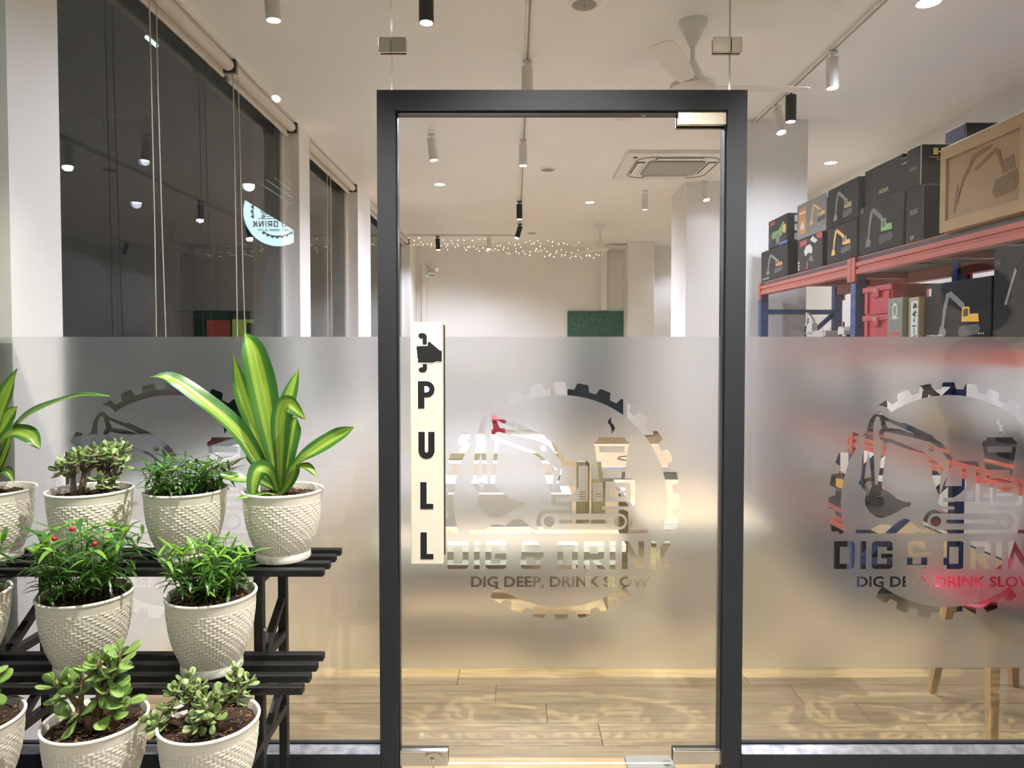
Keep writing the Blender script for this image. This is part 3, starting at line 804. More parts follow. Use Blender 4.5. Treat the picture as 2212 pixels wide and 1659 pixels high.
# floor spring cover inside the threshold
fs = thing('floor_spring', 'flat steel floor spring cover at the door foot', 'floor spring', (at(1400, 1645, .03).x, .04, 0))
MB().box((at(1356, 1640, .03).x, .02, .0005), (at(1460, 1640, .03).x, .1, .012), .002).build('cover_plate', M['grey_pl'], fs)
MB().cyl((at(1440, 1640, .05).x, .05, .012), (at(1440, 1640, .05).x, .05, .02), .012, n=20).build('spindle', M['steel'], fs, True)
struct('threshold', MB().box((xj1 + .004, -.05, -.02), (xj2 - .004, .02, .012), .002), M['oak_top'], 'pale threshold strip under the glass door', 'threshold')
# ================================================================== plant stand
TIERS = [(-.12, -.316, .775), (-.325, -.513, .545), (-.52, -.71, .315)]   # back slat, front slat, top height
XE, XW = -.522, -2.15
st = thing('plant_stand', 'black metal three-step slatted plant stand in front of the glass', 'plant stand', (-1.3, -.42, -.02))
for (yb, yf, zt) in TIERS:
    for k in range(4):
        y = yb + (yf - yb) * k / 3
        MB().box((XW, y - .0125, zt - .02), (XE, y + .0125, zt), .003).build('slat', M['black_metal'], st)
for xf in (-.705, -1.43, -2.1):
    for y, zt in ((-.105, .755), (-.305, .755), (-.50, .525), (-.70, .295)):
        MB().box((xf - .0125, y - .0125, -.02), (xf + .0125, y + .0125, zt), .002).build('post', M['black_metal'], st)
    for (yb, yf, zt) in TIERS:
        MB().box((xf - .0124, yf + .003, zt - .045), (xf + .0124, -.118, zt - .0205), .002).build('side_rail', M['black_metal'], st)
    for (ya, za, yb, zb) in ((-.305, .50, -.115, .62), (-.305, .25, -.115, .37), (-.50, .03, -.30, .22), (-.305, .735, -.2, .77)):
        if za > .7: continue
        MB().bar((xf, ya, za), (xf, yb, zb), .02, .02).build('brace', M['black_metal'], st)
    MB().cyl((xf + .0125, -.305, .60), (xf + .018, -.305, .60), .007, n=10).build('bolt', M['chrome'], st)

# ================================================================== pots
PH, PR = .200, .112
def pot_meshes():
    n = 288; cell_z = .0078
    prof = [(.0735, .022), (.0885, .066), (.0985, .108), (.1055, .148), (.1085, .168)]
    pz = np.array([p[1] for p in prof]); prr = np.array([p[0] for p in prof])
    nrow = 72; z0, z1 = .023, .168
    vs = []; 
    zs = list(np.linspace(z0, z1, nrow)) + [.1695, .172, .182, .192]
    cells_u = 72
    for k, z in enumerate(zs):
        if z <= z1:
            t = (z - z0) / (z1 - z0)
            r = np.interp(z, pz, prr) + .0035 * math.sin(PI * t)
        else: r = .1086 + (z - .168) * .13
        for i in range(n):
            th = 2 * PI * i / n; h = 0.0
            if z <= z1:
                cu = i / n * cells_u; cv = (z - z0) / cell_z
                a, b = int(cu), int(cv); q = (a + b) % 4
                fu, fv = cu - a, cv - b
                if q < 2:  lu = (fu + q) / 2; lv = fv                       # float lying across
                else:
                    lv = (fv + (q - 2)) / 2; lu = fu                        # float standing up
                e = lambda t: max(0.0, 1 - (2 * t - 1) ** 4)
                h = .0026 * e(lu) * e(lv) * (1.0 if q < 2 else .9)
                h -= .0008
            vs.append(((r + h) * math.cos(th), (r + h) * math.sin(th), z))
    m = len(zs)
    fs = [(k*n+i, k*n+(i+1) % n, (k+1)*n+(i+1) % n, (k+1)*n+i) for k in range(m - 1) for i in range(n)]
    me = bpy.data.meshes.new('pot'); me.from_pydata(vs, [], fs); me.materials.append(M['pot'])
    me.polygons.foreach_set('use_smooth', [True] * len(me.polygons)); me.update()
    lip = MB().lathe([(.1116, .1915), (.1135, .193), (.1142, .1965), (.1130, .1995), (.1105, .2005), (.1075, .1995), (.1062, .196), (.1035, .172), (.100, .150), (.02, .148)], 96, closed=True).mesh('rim', M['pot_lip'], smooth='all')
    foot = MB().lathe([(.001, .0), (.0755, .0), (.0770, .003), (.0765, .016), (.0745, .0225), (.0725, .024)], 72, closed=True).mesh('pot_foot', M['pot_lip'], smooth=True)
    return me, lip, foot
POT, LIP, FOOT = pot_meshes()
def soil_mesh(seed, zs=.181):
    r = random.Random(seed); vs = [(0, 0, zs + .006)]; rings = 9; n = 40
    for k in range(1, rings + 1):
        rad = .1035 * k / rings
        for i in range(n):
            a = 2 * PI * i / n
            vs.append((rad * math.cos(a), rad * math.sin(a), zs + r.uniform(-.004, .005) - (.004 if k == rings else 0)))
    fs = [(0, 1 + i, 1 + (i + 1) % n) for i in range(n)]
    for k in range(rings - 1):
        for i in range(n):
            a = 1 + k * n; b = a + n; fs.append((a + i, b + i, b + (i + 1) % n, a + (i + 1) % n))
    mb = MB().add(vs, fs); return mb.mesh('soil', M['soil'])
def chips_mesh(seed, count=120, zs=.187):
    r = random.Random(seed); mb = MB()
    for _ in range(count):
        a = r.uniform(0, 2 * PI); q = .098 * math.sqrt(r.random())
        p = V(q * math.cos(a), q * math.sin(a), zs + r.uniform(-.002, .002)); b = r.uniform(0, PI)
        d = V(math.cos(b), math.sin(b), r.uniform(-.4, .4)) * r.uniform(.004, .011)
        mb.bar(p - d / 2, p + d / 2, r.uniform(.001, .003), .0012)
    return mb.mesh('bark_chips', M['chip'])
SOIL = [soil_mesh(k) for k in range(3)]; CHIPS = [chips_mesh(k) for k in range(3)]
def pot_plant(name, label, x, y, ztop, k=0, rot=0.0, sc=1.0):
    t = thing(name, label, 'potted plant', (x, y, ztop), 'potted plants on the black stand')
    p = link_mesh('pot', POT, t); link_mesh('rim', LIP, p); link_mesh('pot_foot', FOOT, p)
    p.rotation_euler.z = rot
    link_mesh('soil', SOIL[k % 3], t)
    c = link_mesh('bark_chips', CHIPS[k % 3], t); c['kind'] = 'stuff'; c.rotation_euler.z = rot * 2
    return t

# ---------------------------------------------------------------- leaves
def orient(o, pos, d, nrm, sx, sy, sz):
    """local +Y along the leaf, +Z its upper face"""
    d = Vector(d).normalized(); n = Vector(nrm); n = (n - d * n.dot(d))
    if n.length < 1e-4: n = d.orthogonal()
    n.normalize(); x = d.cross(n)
    R = Matrix(((x.x, d.x, n.x), (x.y, d.y, n.y), (x.z, d.z, n.z)))
    o.rotation_mode = 'QUATERNION'; o.rotation_quaternion = R.to_quaternion()
    o.location = pos; o.scale = (sx, sy, sz)
def jade_leaf(mat, cup, name='leaf'):
    """thick spoon-shaped leaf, unit length"""
    mb = MB(); prof = [(0, .05), (.12, .10), (.32, .21), (.55, .31), (.75, .335), (.9, .25), (.97, .14), (1.0, .03)]
    vs = []; n = len(prof)
    for (t, w) in prof:
        th = .055 * (1 - abs(2 * t - 1) ** 3) + .012
        zc = cup * (t - .35) ** 2 - cup * .1
        for (a, b) in ((-1, .0), (-.55, .8), (.55, .8), (1, 0), (.55, -.8), (-.55, -.8)):
            vs.append((a * w, t, zc + b * th + cup * .7 * (a * w) ** 2))
    fs = []
    for k in range(n - 1):
        for i in range(6): fs.append((k*6+i, k*6+(i+1) % 6, (k+1)*6+(i+1) % 6, (k+1)*6+i))
    fs += [tuple(range(6))[::-1], tuple(range((n-1)*6, n*6))]
    return mb.add(vs, fs).mesh(name, mat, smooth='all')
JL = [jade_leaf(M['jade'], c) for c in (.25, .55)]; JS = [jade_leaf(M['jade_s'], c) for c in (.3, .6)]
def blade(mat, bend, name='leaf'):
    vs = []; fs = []; prof = [(0, .012), (.1, .05), (.3, .078), (.55, .08), (.8, .052), (.93, .022), (1, .003)]
    for (t, w) in prof:
        z = -bend * t * t; y = t * (1 - bend * bend * .25 * t)
        vs += [(-w, y, z + w * .25), (0, y, z - w * .1), (w, y, z + w * .25)]
    for k in range(len(prof) - 1):
        a = k * 3; fs += [(a, a+1, a+4, a+3), (a+1, a+2, a+5, a+4)]
    mb = MB().add(vs, fs); me = mb.mesh(name, mat, smooth='all', fix=False); return me
BD = [blade(M['blade_dark'], b) for b in (.1, .35, .6)]; BL = [blade(M['blade_light'], b) for b in (.1, .4, .7)]

def tubes_part(root, name, paths, mat, n=7):
    mb = MB()
    for pts, rs in paths: mb.tube(pts, rs, n)
    o = link_mesh(name, mb.mesh(name, mat, smooth='all'), root); return o

def rosette(root, r, tip, axis, meshes, L, pairs, spread):
    axis = Vector(axis).normalized(); a0 = axis.orthogonal().normalized(); b0 = axis.cross(a0)
    ph = r.uniform(0, PI)
    for k in range(pairs):
        el = spread[0] + (spread[1] - spread[0]) * k / max(1, pairs - 1)
        base = Vector(tip) - axis * (pairs - 1 - k) * L * .22
        for s in (0, PI):
            a = ph + k * PI / 2 + s + r.uniform(-.25, .25)
            lat = a0 * math.cos(a) + b0 * math.sin(a); e = el + r.uniform(-.2, .2)
            d = lat * math.cos(e) + axis * math.sin(e)
            ln = L * r.uniform(.8, 1.12) * (1 - .22 * k / max(1, pairs - 1)) * (.72 if k == pairs - 1 and pairs > 2 else 1)
            o = link_mesh('leaf', r.choice(meshes), root)
            orient(o, base + lat * .003, d, axis * .9 + Vector((0, 0, .35)) - lat * .4, ln * r.uniform(.85, 1.05), ln, ln)
def jade(root, seed, trunks, meshes, L, branch_r, trunk_r, pairs=3, spread=(.1, 1.0)):
    """trunks: (base xy, [tip points]) in local coordinates; each tip carries a rosette"""
    r = random.Random(seed)
    for (bx, by, fork, tips) in trunks:
        paths = [([V(bx, by, .178), V(bx * .9 + fork[0] * .1, by, .178 + (fork[2] - .178) * .5), V(*fork)], [trunk_r * 1.25, trunk_r, trunk_r * .85])]
        for tp in tips:
            tp = V(*tp); f = V(*fork); mid = f * .5 + tp * .5 + V(r.uniform(-.008, .008), r.uniform(-.008, .008), -.008)
            paths.append(([f, mid, tp], [trunk_r * .75, branch_r, branch_r * .8]))
            ax = (tp - mid).normalized() + V(0, 0, .35)
            rosette(root, r, tp, ax, meshes, L, pairs, spread)
        tubes_part(root, 'trunk', paths, M['bark'], 7)
def seedlings(root, seed, nst, rad, h, L, Wd, light, per=8, lean=.5, total=298, bias=(0, 0), el=(-.15, 1.15)):
    """a pot full of thin upright stems, leaves set all along the upper half of each"""
    r = random.Random(seed); cnt = 0; stems = []
    for k in range(nst):
        a = k * 2.39996 + r.uniform(-.3, .3); q = rad * math.sqrt((k + .5) / nst)
        b = V(q * math.cos(a), q * math.sin(a), .18)
        hh = h * r.uniform(.7, 1.08) * (1 - .18 * q / rad)
        out = V(math.cos(a), math.sin(a), 0) * lean * (q / rad) * hh + V(r.uniform(-.012, .012) + bias[0], r.uniform(-.012, .012) + bias[1], 0)
        tip = b + out + V(0, 0, hh); mid = b * .5 + tip * .5 - out * .12
        stems.append(([b, mid, tip], [.0016, .0013, .0009]))
        for i in range(per):
            if cnt >= total: break
            t = 1 - (i / per) * .75 if i > 2 else 1.0
            c = mid.lerp(tip, max(0, t * 2 - 1)) if t > .5 else b.lerp(mid, t * 2)
            aa = i * 2.39996 + k + r.uniform(-.4, .4); e = el[0] + (el[1] - el[0]) * t * r.uniform(.55, 1.0)
            d = V(math.cos(aa) * math.cos(e), math.sin(aa) * math.cos(e), math.sin(e))
            ln = L * r.uniform(.65, 1.15) * (.8 + .2 * t)
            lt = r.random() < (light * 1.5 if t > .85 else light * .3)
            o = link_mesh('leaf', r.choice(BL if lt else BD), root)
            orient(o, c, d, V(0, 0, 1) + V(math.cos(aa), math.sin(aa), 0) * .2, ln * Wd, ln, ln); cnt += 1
    tubes_part(root, 'stems', stems, M['stem_g'], 5)
    # the crowded inner leaves nobody can pick apart
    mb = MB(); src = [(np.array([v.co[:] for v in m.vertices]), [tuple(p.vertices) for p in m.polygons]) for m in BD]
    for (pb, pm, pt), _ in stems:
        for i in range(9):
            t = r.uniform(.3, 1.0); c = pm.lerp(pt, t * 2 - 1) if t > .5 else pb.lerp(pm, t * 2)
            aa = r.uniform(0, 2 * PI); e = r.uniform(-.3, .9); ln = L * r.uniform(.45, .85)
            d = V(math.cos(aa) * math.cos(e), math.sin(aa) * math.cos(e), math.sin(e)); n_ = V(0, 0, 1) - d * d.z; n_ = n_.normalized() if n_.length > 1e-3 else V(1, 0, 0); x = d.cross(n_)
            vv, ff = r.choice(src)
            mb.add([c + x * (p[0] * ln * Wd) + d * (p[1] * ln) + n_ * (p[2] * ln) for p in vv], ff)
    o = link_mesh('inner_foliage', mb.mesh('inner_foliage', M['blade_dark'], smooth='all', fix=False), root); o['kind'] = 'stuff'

# ---------------------------------------------------------------- striped dracaena
def dracaena_mat():
    m, nt, out = new_mat('striped_leaf')
    uv = nt.nodes.new('ShaderNodeUVMap'); sp = nt.nodes.new('ShaderNodeSeparateXYZ'); nt.links.new(uv.outputs[0], sp.inputs[0])
    mp = nt.nodes.new('ShaderNodeMapping'); mp.inputs['Scale'].default_value = (16, .5, 1); nt.links.new(uv.outputs[0], mp.inputs[0])
    n = nt.nodes.new('ShaderNodeTexNoise'); n.inputs['Scale'].default_value = 1.0; n.inputs['Detail'].default_value = 3; nt.links.new(mp.outputs[0], n.inputs['Vector'])
    ad = nt.nodes.new('ShaderNodeMath'); ad.operation = 'MULTIPLY_ADD'; nt.links.new(n.outputs['Fac'], ad.inputs[0]); ad.inputs[1].default_value = .34; nt.links.new(sp.outputs['X'], ad.inputs[2])
    g, dg, y = srgb(88, 132, 58), srgb(66, 110, 54), srgb(158, 182, 84)
    r = ramp(nt, ad.outputs[0], [(.20, dg), (.36, g), (.44, y), (.56, srgb(124, 160, 66)), (.62, y), (.78, srgb(146, 176, 70)), (.84, g), (1.0, dg)])
    p = nt.nodes.new('ShaderNodeBsdfPrincipled'); p.inputs['Roughness'].default_value = .3
    nt.links.new(r.outputs[0], p.inputs['Base Color'])
    tl = nt.nodes.new('ShaderNodeBsdfTranslucent'); hs = nt.nodes.new('ShaderNodeHueSaturation'); hs.inputs['Value'].default_value = 1.15; hs.inputs['Saturation'].default_value = 1.15
    nt.links.new(r.outputs[0], hs.inputs['Color']); nt.links.new(hs.outputs[0], tl.inputs[0])
    mx = nt.nodes.new('ShaderNodeMixShader'); mx.inputs[0].default_value = .3
    nt.links.new(p.outputs[0], mx.inputs[1]); nt.links.new(tl.outputs[0], mx.inputs[2]); nt.links.new(mx.outputs[0], out.inputs[0])
    return m
M['striped'] = dracaena_mat()
def catmull(P, n):
    P = [Vector(p) for p in P]; P = [P[0] * 2 - P[1]] + P + [P[-1] * 2 - P[-2]]; out = []
    m = len(P) - 3
    for s in range(n + 1):
        t = s / n * m; k = min(int(t), m - 1); t -= k
        a, b, c, d = P[k:k + 4]
        out.append(.5 * ((2 * b) + (c - a) * t + (2 * a - 5 * b + 4 * c - d) * t * t + (3 * b - a - 3 * c + d) * t ** 3))
    return out
def strap_leaf(root, pts, width, face, fold=.25, twist=0.0, seed=0, base_w=.35):
    """pts: world centre line; width in metres; face: direction the upper side looks to"""
    r = random.Random(seed); n = 22; C = catmull(pts, n); org = wloc(root); vs = []; uvs = []
    m = 6
    for k, c in enumerate(C):
        t = k / n; d = (C[min(k + 1, n)] - C[max(k - 1, 0)]).normalized()
        f = Vector(face); f = (f - d * f.dot(d)).normalized(); s = d.cross(f)
        ang = twist * (t - .25); s2 = s * math.cos(ang) + f * math.sin(ang); f2 = f * math.cos(ang) - s * math.sin(ang)
        w = width * .5 * (base_w + (1 - base_w) * math.sin(min(1, t / .62) * PI / 2) ** 1.4) * (max(0, 1 - ((t - .55) / .45) ** 2.6) if t > .55 else 1)
        w = max(w, width * .012)
        for i in range(m + 1):
            a = -1 + 2 * i / m
            wav = .05 * width * math.sin(t * 15 + seed * 2 + (a > 0) * 1.3) * abs(a) ** 2 * (t > .15)
            vs.append(c + s2 * (a * w) + f2 * (abs(a) * w * fold * 1.6 - w * fold * .8 + wav) - org); uvs.append((i / m, t))
    fs = [(k*(m+1)+i, k*(m+1)+i+1, (k+1)*(m+1)+i+1, (k+1)*(m+1)+i) for k in range(n) for i in range(m)]
    me = bpy.data.meshes.new('leaf'); me.from_pydata([tuple(v) for v in vs], [], fs); me.materials.append(M['striped'])
    ul = me.uv_layers.new(name='UVMap')
    for lp in me.loops: ul.data[lp.index].uv = uvs[lp.vertex_index]
    me.polygons.foreach_set('use_smooth', [True] * len(me.polygons)); me.update()
    return link_mesh('leaf', me, root)
def leaf_px(root, path, wpx, face, **kw):
    """path of (px, py, Y): the leaf's own distance is given with every point"""
    pts = [at(x, y, Y) for x, y, Y in path]
    w = .84 * wpx * (sum(p.y for p in pts) / len(pts) - CAM.y) / F_PX
    return strap_leaf(root, pts, w, face, **kw)

# ================================================================== the ten plants
row = [(-.21, .775), (-.415, .545), (-.61, .315)]
def px_x(px, py, Y): return at(px, py, Y).x
tp4 = pot_plant('potted_dracaena', 'tall yellow-striped dracaena in the pot at the stand end next to the door', px_x(612, 1130, -.21), -.21, .775, 0, .3)
F_ = (0, -1, .25)
leaf_px(tp4, [(604,1068,-.21),(598,1000,-.215),(580,900,-.225),(562,810,-.23),(548,755,-.225),(527,719,-.21)], 78, (.05,-1,.1), fold=.22, seed=1, twist=.25)
leaf_px(tp4, [(601,1066,-.205),(575,985,-.19),(545,905,-.17),(520,830,-.16),(503,764,-.16)], 56, (-.5,-.7,.6), fold=.2, seed=2)
leaf_px(tp4, [(598,1064,-.21),(566,1008,-.21),(520,935,-.22),(445,868,-.24),(372,818,-.26),(325,814,-.27)], 54, (-.3,-.55,1), fold=.22, seed=3)
leaf_px(tp4, [(606,1066,-.22),(606,980,-.245),(608,905,-.26),(622,873,-.27),(660,906,-.285)], 54, (.05,-1,.15), fold=.2, seed=4)
leaf_px(tp4, [(608,1062,-.20),(612,950,-.185),(622,870,-.17),(645,797,-.16)], 44, (0,-1,.3), fold=.22, seed=5)
leaf_px(tp4, [(608,1062,-.2),(616,1000,-.19),(628,930,-.185),(640,900,-.18)], 58, (0,-1,.2), fold=.15, seed=6)
leaf_px(tp4, [(610,1062,-.215),(638,1004,-.225),(685,968,-.235),(728,942,-.24),(764,922,-.245)], 46, (-.35,-.8,.8), fold=.3, seed=7, twist=-.9)
leaf_px(tp4, [(610,1060,-.22),(630,1016,-.235),(660,1008,-.245),(687,1030,-.25)], 30, (0,-.4,1), fold=.25, seed=8)
leaf_px(tp4, [(600,1062,-.225),(585,1020,-.245),(560,1012,-.26),(548,1040,-.275),(545,1080,-.28)], 46, (-.2,-1,.5), fold=.2, seed=9)
leaf_px(tp4, [(600,1060,-.22),(565,1040,-.225),(510,1032,-.23),(463,1022,-.23)], 34, (-.1,-.6,1), fold=.2, seed=10)
leaf_px(tp4, [(600,1068,-.225),(570,1066,-.26),(540,1072,-.30),(505,1077,-.315)], 20, (0,-.5,1), fold=.2, seed=11)
leaf_px(tp4, [(601,1062,-.205),(575,1020,-.19),(548,985,-.18),(532,978,-.17)], 40, (-.4,-.6,1), fold=.2, seed=12)
leaf_px(tp4, [(607,1066,-.225),(622,1045,-.235),(634,1015,-.24),(637,1000,-.24)], 34, (.3,-1,.3), fold=.2, seed=13)
MB().tube([V(tp4.location.x - .006, -.21, .94), V(tp4.location.x - .008, -.21, .985), V(tp4.location.x - .008, -.21, 1.02)], [.014, .012, .006], 9).build('stem', M['stem_g'], tp4, True)

tp3 = pot_plant('potted_seedling_cluster', 'dark green narrow-leaf seedlings on the top step beside the tall dracaena', px_x(402, 1130, -.21), -.21, .775, 1, 1.1)
seedlings(tp3, 31, 36, .085, .112, .050, 1.3, .10, 8, .55, bias=(.006, -.008), el=(-.3, .7))
tp2 = pot_plant('potted_jade_tree', 'bushy jade tree with several thin trunks on the top step', px_x(196, 1125, -.21), -.21, .775, 2, 2.2)
jr = random.Random(5); tr2 = []
for (bx, by, fk, span) in ((-.042, -.01, (-.045, -.005, .235), (-.115, -.02)), (-.012, -.02, (-.006, -.015, .25), (-.055, .055)), (.028, .0, (.03, .0, .235), (.0, .10)), (.05, .01, (.06, .01, .225), (.045, .12))):
    tips = []
    for q in range(6):
        x = span[0] + (span[1] - span[0]) * (q + .5) / 6 + jr.uniform(-.008, .008)
        top = .285 + .028 * math.cos((x - .035) * 11) + (.014 if x > .02 else 0)
        tips.append((x, jr.uniform(-.06, .05), top - jr.uniform(0, .035)))
    tr2.append((bx, by, fk, tips))
tr2.append((.055, -.02, (.06, -.03, .20), [(.075, -.045, .222), (.088, -.03, .235), (.06, -.05, .245)]))
jade(tp2, 8, tr2, JS, .031, .0032, .0075, 4, (-.1, .95))
tp1 = pot_plant('potted_dracaena', 'striped dracaena cut off by the picture edge on the top step', px_x(-18, 1130, -.21), -.21, .775, 1, 4.0)
leaf_px(tp1, [(-22,1066,-.21),(-20,990,-.215),(-8,915,-.225),(14,850,-.23),(38,796,-.235)], 64, (-.3,-1,.35), fold=.25, seed=21)
leaf_px(tp1, [(-18,1062,-.21),(10,980,-.215),(38,915,-.23),(88,880,-.25),(165,853,-.27),(238,856,-.28)], 50, (.1,-.7,1), fold=.25, seed=22, twist=.9)
leaf_px(tp1, [(-18,1062,-.215),(-6,975,-.24),(22,935,-.26),(60,940,-.275),(87,970,-.28)], 54, (.2,-.8,1), fold=.22, seed=23)
leaf_px(tp1, [(-20,1060,-.2),(-10,960,-.18),(14,905,-.165),(38,878,-.16)], 46, (0,-1,.3), fold=.2, seed=24)
leaf_px(tp1, [(-18,1064,-.22),(-4,1028,-.25),(14,1016,-.27),(30,1042,-.275)], 26, (0,-.6,1), fold=.25, seed=25)
leaf_px(tp1, [(-20,1060,-.21),(-40,960,-.22),(-60,880,-.24),(-90,830,-.25)], 56, (-.3,-1,.3), fold=.25, seed=26)
leaf_px(tp1, [(-20,1060,-.2),(-30,920,-.2),(-25,820,-.2),(-20,740,-.2)], 60, (-.1,-1,.1), fold=.25, seed=27)
MB().tube([V(tp1.location.x, -.21, .94), V(tp1.location.x, -.21, 1.0)], [.014, .008], 9).build('stem', M['stem_g'], tp1, True)

md1 = pot_plant('potted_berry_seedlings', 'dense narrow-leaf seedlings with red berries on the middle step', px_x(187, 1400, -.415), -.415, .545, 0, .8)
seedlings(md1, 44, 34, .08, .195, .060, 1.3, .24, 8, .35, bias=(.002, -.012), el=(-.4, .9))
for (x, y, z) in ((-.024, -.085, .362), (.018, -.08, .385), (.068, -.07, .345)):
    link_mesh('berry', MB().sphere((x, y, z), .0065, 12, 8, (1, 1, .9)).mesh('berry', M['berry'], smooth='all'), md1)
md2 = pot_plant('potted_seedling_cluster', 'light green narrow-leaf seedlings at the door end of the middle step', px_x(458, 1400, -.415), -.415, .545, 1, 2.6)
seedlings(md2, 57, 34, .072, .165, .056, 1.15, .42, 8, .35, bias=(0, -.008), el=(-.4, .9))
md0 = pot_plant('potted_seedling_cluster', 'narrow-leaf seedlings cut off by the picture edge on the middle step', px_x(-84, 1400, -.415), -.415, .545, 2, 3.3)
seedlings(md0, 61, 24, .07, .16, .062, 1.4, .3, 8, .4)

bt1 = pot_plant('potted_jade_plant', 'large-leaved jade plant with two thick stems on the lowest step', px_x(208, 1640, -.61), -.61, .315, 2, 1.4)
jade(bt1, 12, [(.012, -.01, (.018, -.012, .255), [(.028, -.03, .35), (.075, -.02, .365), (.065, -.03, .32), (.04, .01, .335), (.055, -.035, .285), (.005, -.015, .33)]),
               (-.005, -.015, (-.025, -.02, .235), [(-.045, -.03, .285), (-.075, -.035, .30), (-.03, .0, .30), (-.025, -.055, .235)]),
               (.035, .0, (.05, -.005, .225), [(.065, -.045, .245), (.07, -.01, .255)])], JL, .052, .0055, .0115, 3, (.0, 1.05))
bt2 = pot_plant('potted_jade_plant', 'low spreading jade plant with small pale leaves on the lowest step', px_x(453, 1640, -.61), -.61, .315, 0, 5.0)
jade(bt2, 19, [(.035, -.02, (.022, -.02, .225), [(.0, -.055, .235), (.02, -.06, .255), (.05, -.03, .275), (.075, -.01, .30), (.085, -.02, .275), (.06, .01, .315), (.03, -.03, .27), (.005, -.035, .265), (.04, -.065, .235), (-.01, -.06, .215), (.095, 0, .29)]),
               (-.045, .01, (-.045, .005, .225), [(-.07, -.01, .275), (-.045, -.015, .285), (-.085, .0, .265), (-.03, -.02, .265), (-.055, .02, .29), (-.02, .0, .275), (-.09, -.03, .235)]),
               (-.06, -.01, (-.085, -.02, .205), [(-.115, -.03, .215), (-.135, -.035, .21), (-.105, -.045, .205)])], JS, .032, .0038, .0085, 4, (-.05, 1.0))
bt0 = pot_plant('potted_jade_plant', 'large-leaved jade plant cut off by the picture edge on the lowest step', px_x(-66, 1640, -.61), -.61, .315, 1, 2.0)
jade(bt0, 23, [(.0, 0, (.01, 0, .25), [(.05, -.02, .34), (.07, -.03, .30), (.02, -.02, .36), (.06, -.02, .255), (-.03, 0, .33)])], JL, .055, .0055, .0115, 3, (.0, 1.0))
# ================================================================== storage rack
RX, RD = 1.75, .58                                     # front face and depth
ry = [2.83, 1.43, .10]                                 # far, middle and near uprights
rk = thing('storage_rack', 'tall warehouse rack with red-orange beams and blue uprights along the side wall', 'storage rack', (RX + RD / 2, 1.45, 0))
LV = [1.845, 1.40, .96, .50]                           # deck heights (top of the beam)
def upright(x, y, zt):
    mb = MB(); w = .055
    mb.box((x, y - w / 2, .01), (x + w, y + w / 2, zt), .003)
    o = mb.build('upright', M['rack_blue'], rk)
    mb = MB()
    for k in range(int(zt / .075)):
        z = .06 + k * .075
        if z < zt - .03:
            for dy in (-.014, .010): mb.box((x - .0008, y + dy, z), (x + .0004, y + dy + .005, z + .02))
            mb.box((x + w * .35, y - w / 2 - .0008, z), (x + w * .55, y - w / 2 + .0004, z + .018))
    mb.build('slots', M['ink'], o, kind='stuff')
    return o
for y in ry:
    upright(RX, y, 1.8445); upright(RX + RD - .055, y, 1.8445)
    for z in (.25, .72, 1.18, 1.62):
        MB().box((RX + .055, y - .012, z), (RX + RD - .055, y + .012, z + .035), .002).build('tie_bar', M['rack_blue'], rk)
    for (za, zb) in ((.27, .70), (.74, 1.16), (1.20, 1.62)):
        MB().bar((RX + .055, y, za), (RX + RD - .055, y, zb), .02, .03).build('diagonal_brace', M['rack_blue'], rk)
def beam(x, ya, yb, zt, side):
    """stepped box beam with a recessed groove, hook plates at the ends"""
    s = 1 if side == 'front' else -1
    prof = [(0, 0), (.042, 0), (.042, -.012), (.05 - .05, -.012)]
    mb = MB()
    sec = [(-.012, -.028), (.0, -.028), (.0, 0), (.04, 0), (.04, -.088), (-.012, -.088), (-.012, -.066), (-.004, -.062), (-.004, -.052), (-.012, -.048)]
    mb.prism([(a * s, b) for a, b in sec], (x, ya, zt), (1, 0, 0), (0, 0, 1), (0, 1, 0), yb - ya)
    o = mb.build('beam', M['rack_red'], rk)
    for y, d in ((ya, 1), (yb, -1)):
        MB().box((x - .016 * s, y - d * .028, zt - .125), (x - .002 * s, y + d * .012, zt - .001), .002).build('hook_plate', M['rack_red'], o)
for (ya, yb) in ((ry[1] + .03, ry[0] - .03), (ry[2] + .03, ry[1] - .03)):
    for z in LV:
        if z < .6 and ya < 1: continue
        beam(RX + .004, ya, yb, z, 'front'); beam(RX + RD - .004, ya, yb, z, 'back')
        MB().box((RX + .002, ya + .002, z - .028), (RX + RD - .002, yb - .002, z - .004), .002).build('deck', M['rack_deck'], rk)
        for k in range(1, 3):
            y = ya + (yb - ya) * k / 3
            MB().box((RX + .045, y - .02, z - .06), (RX + RD - .045, y + .02, z - .029), .002).build('deck_support', M['rack_red'], rk)

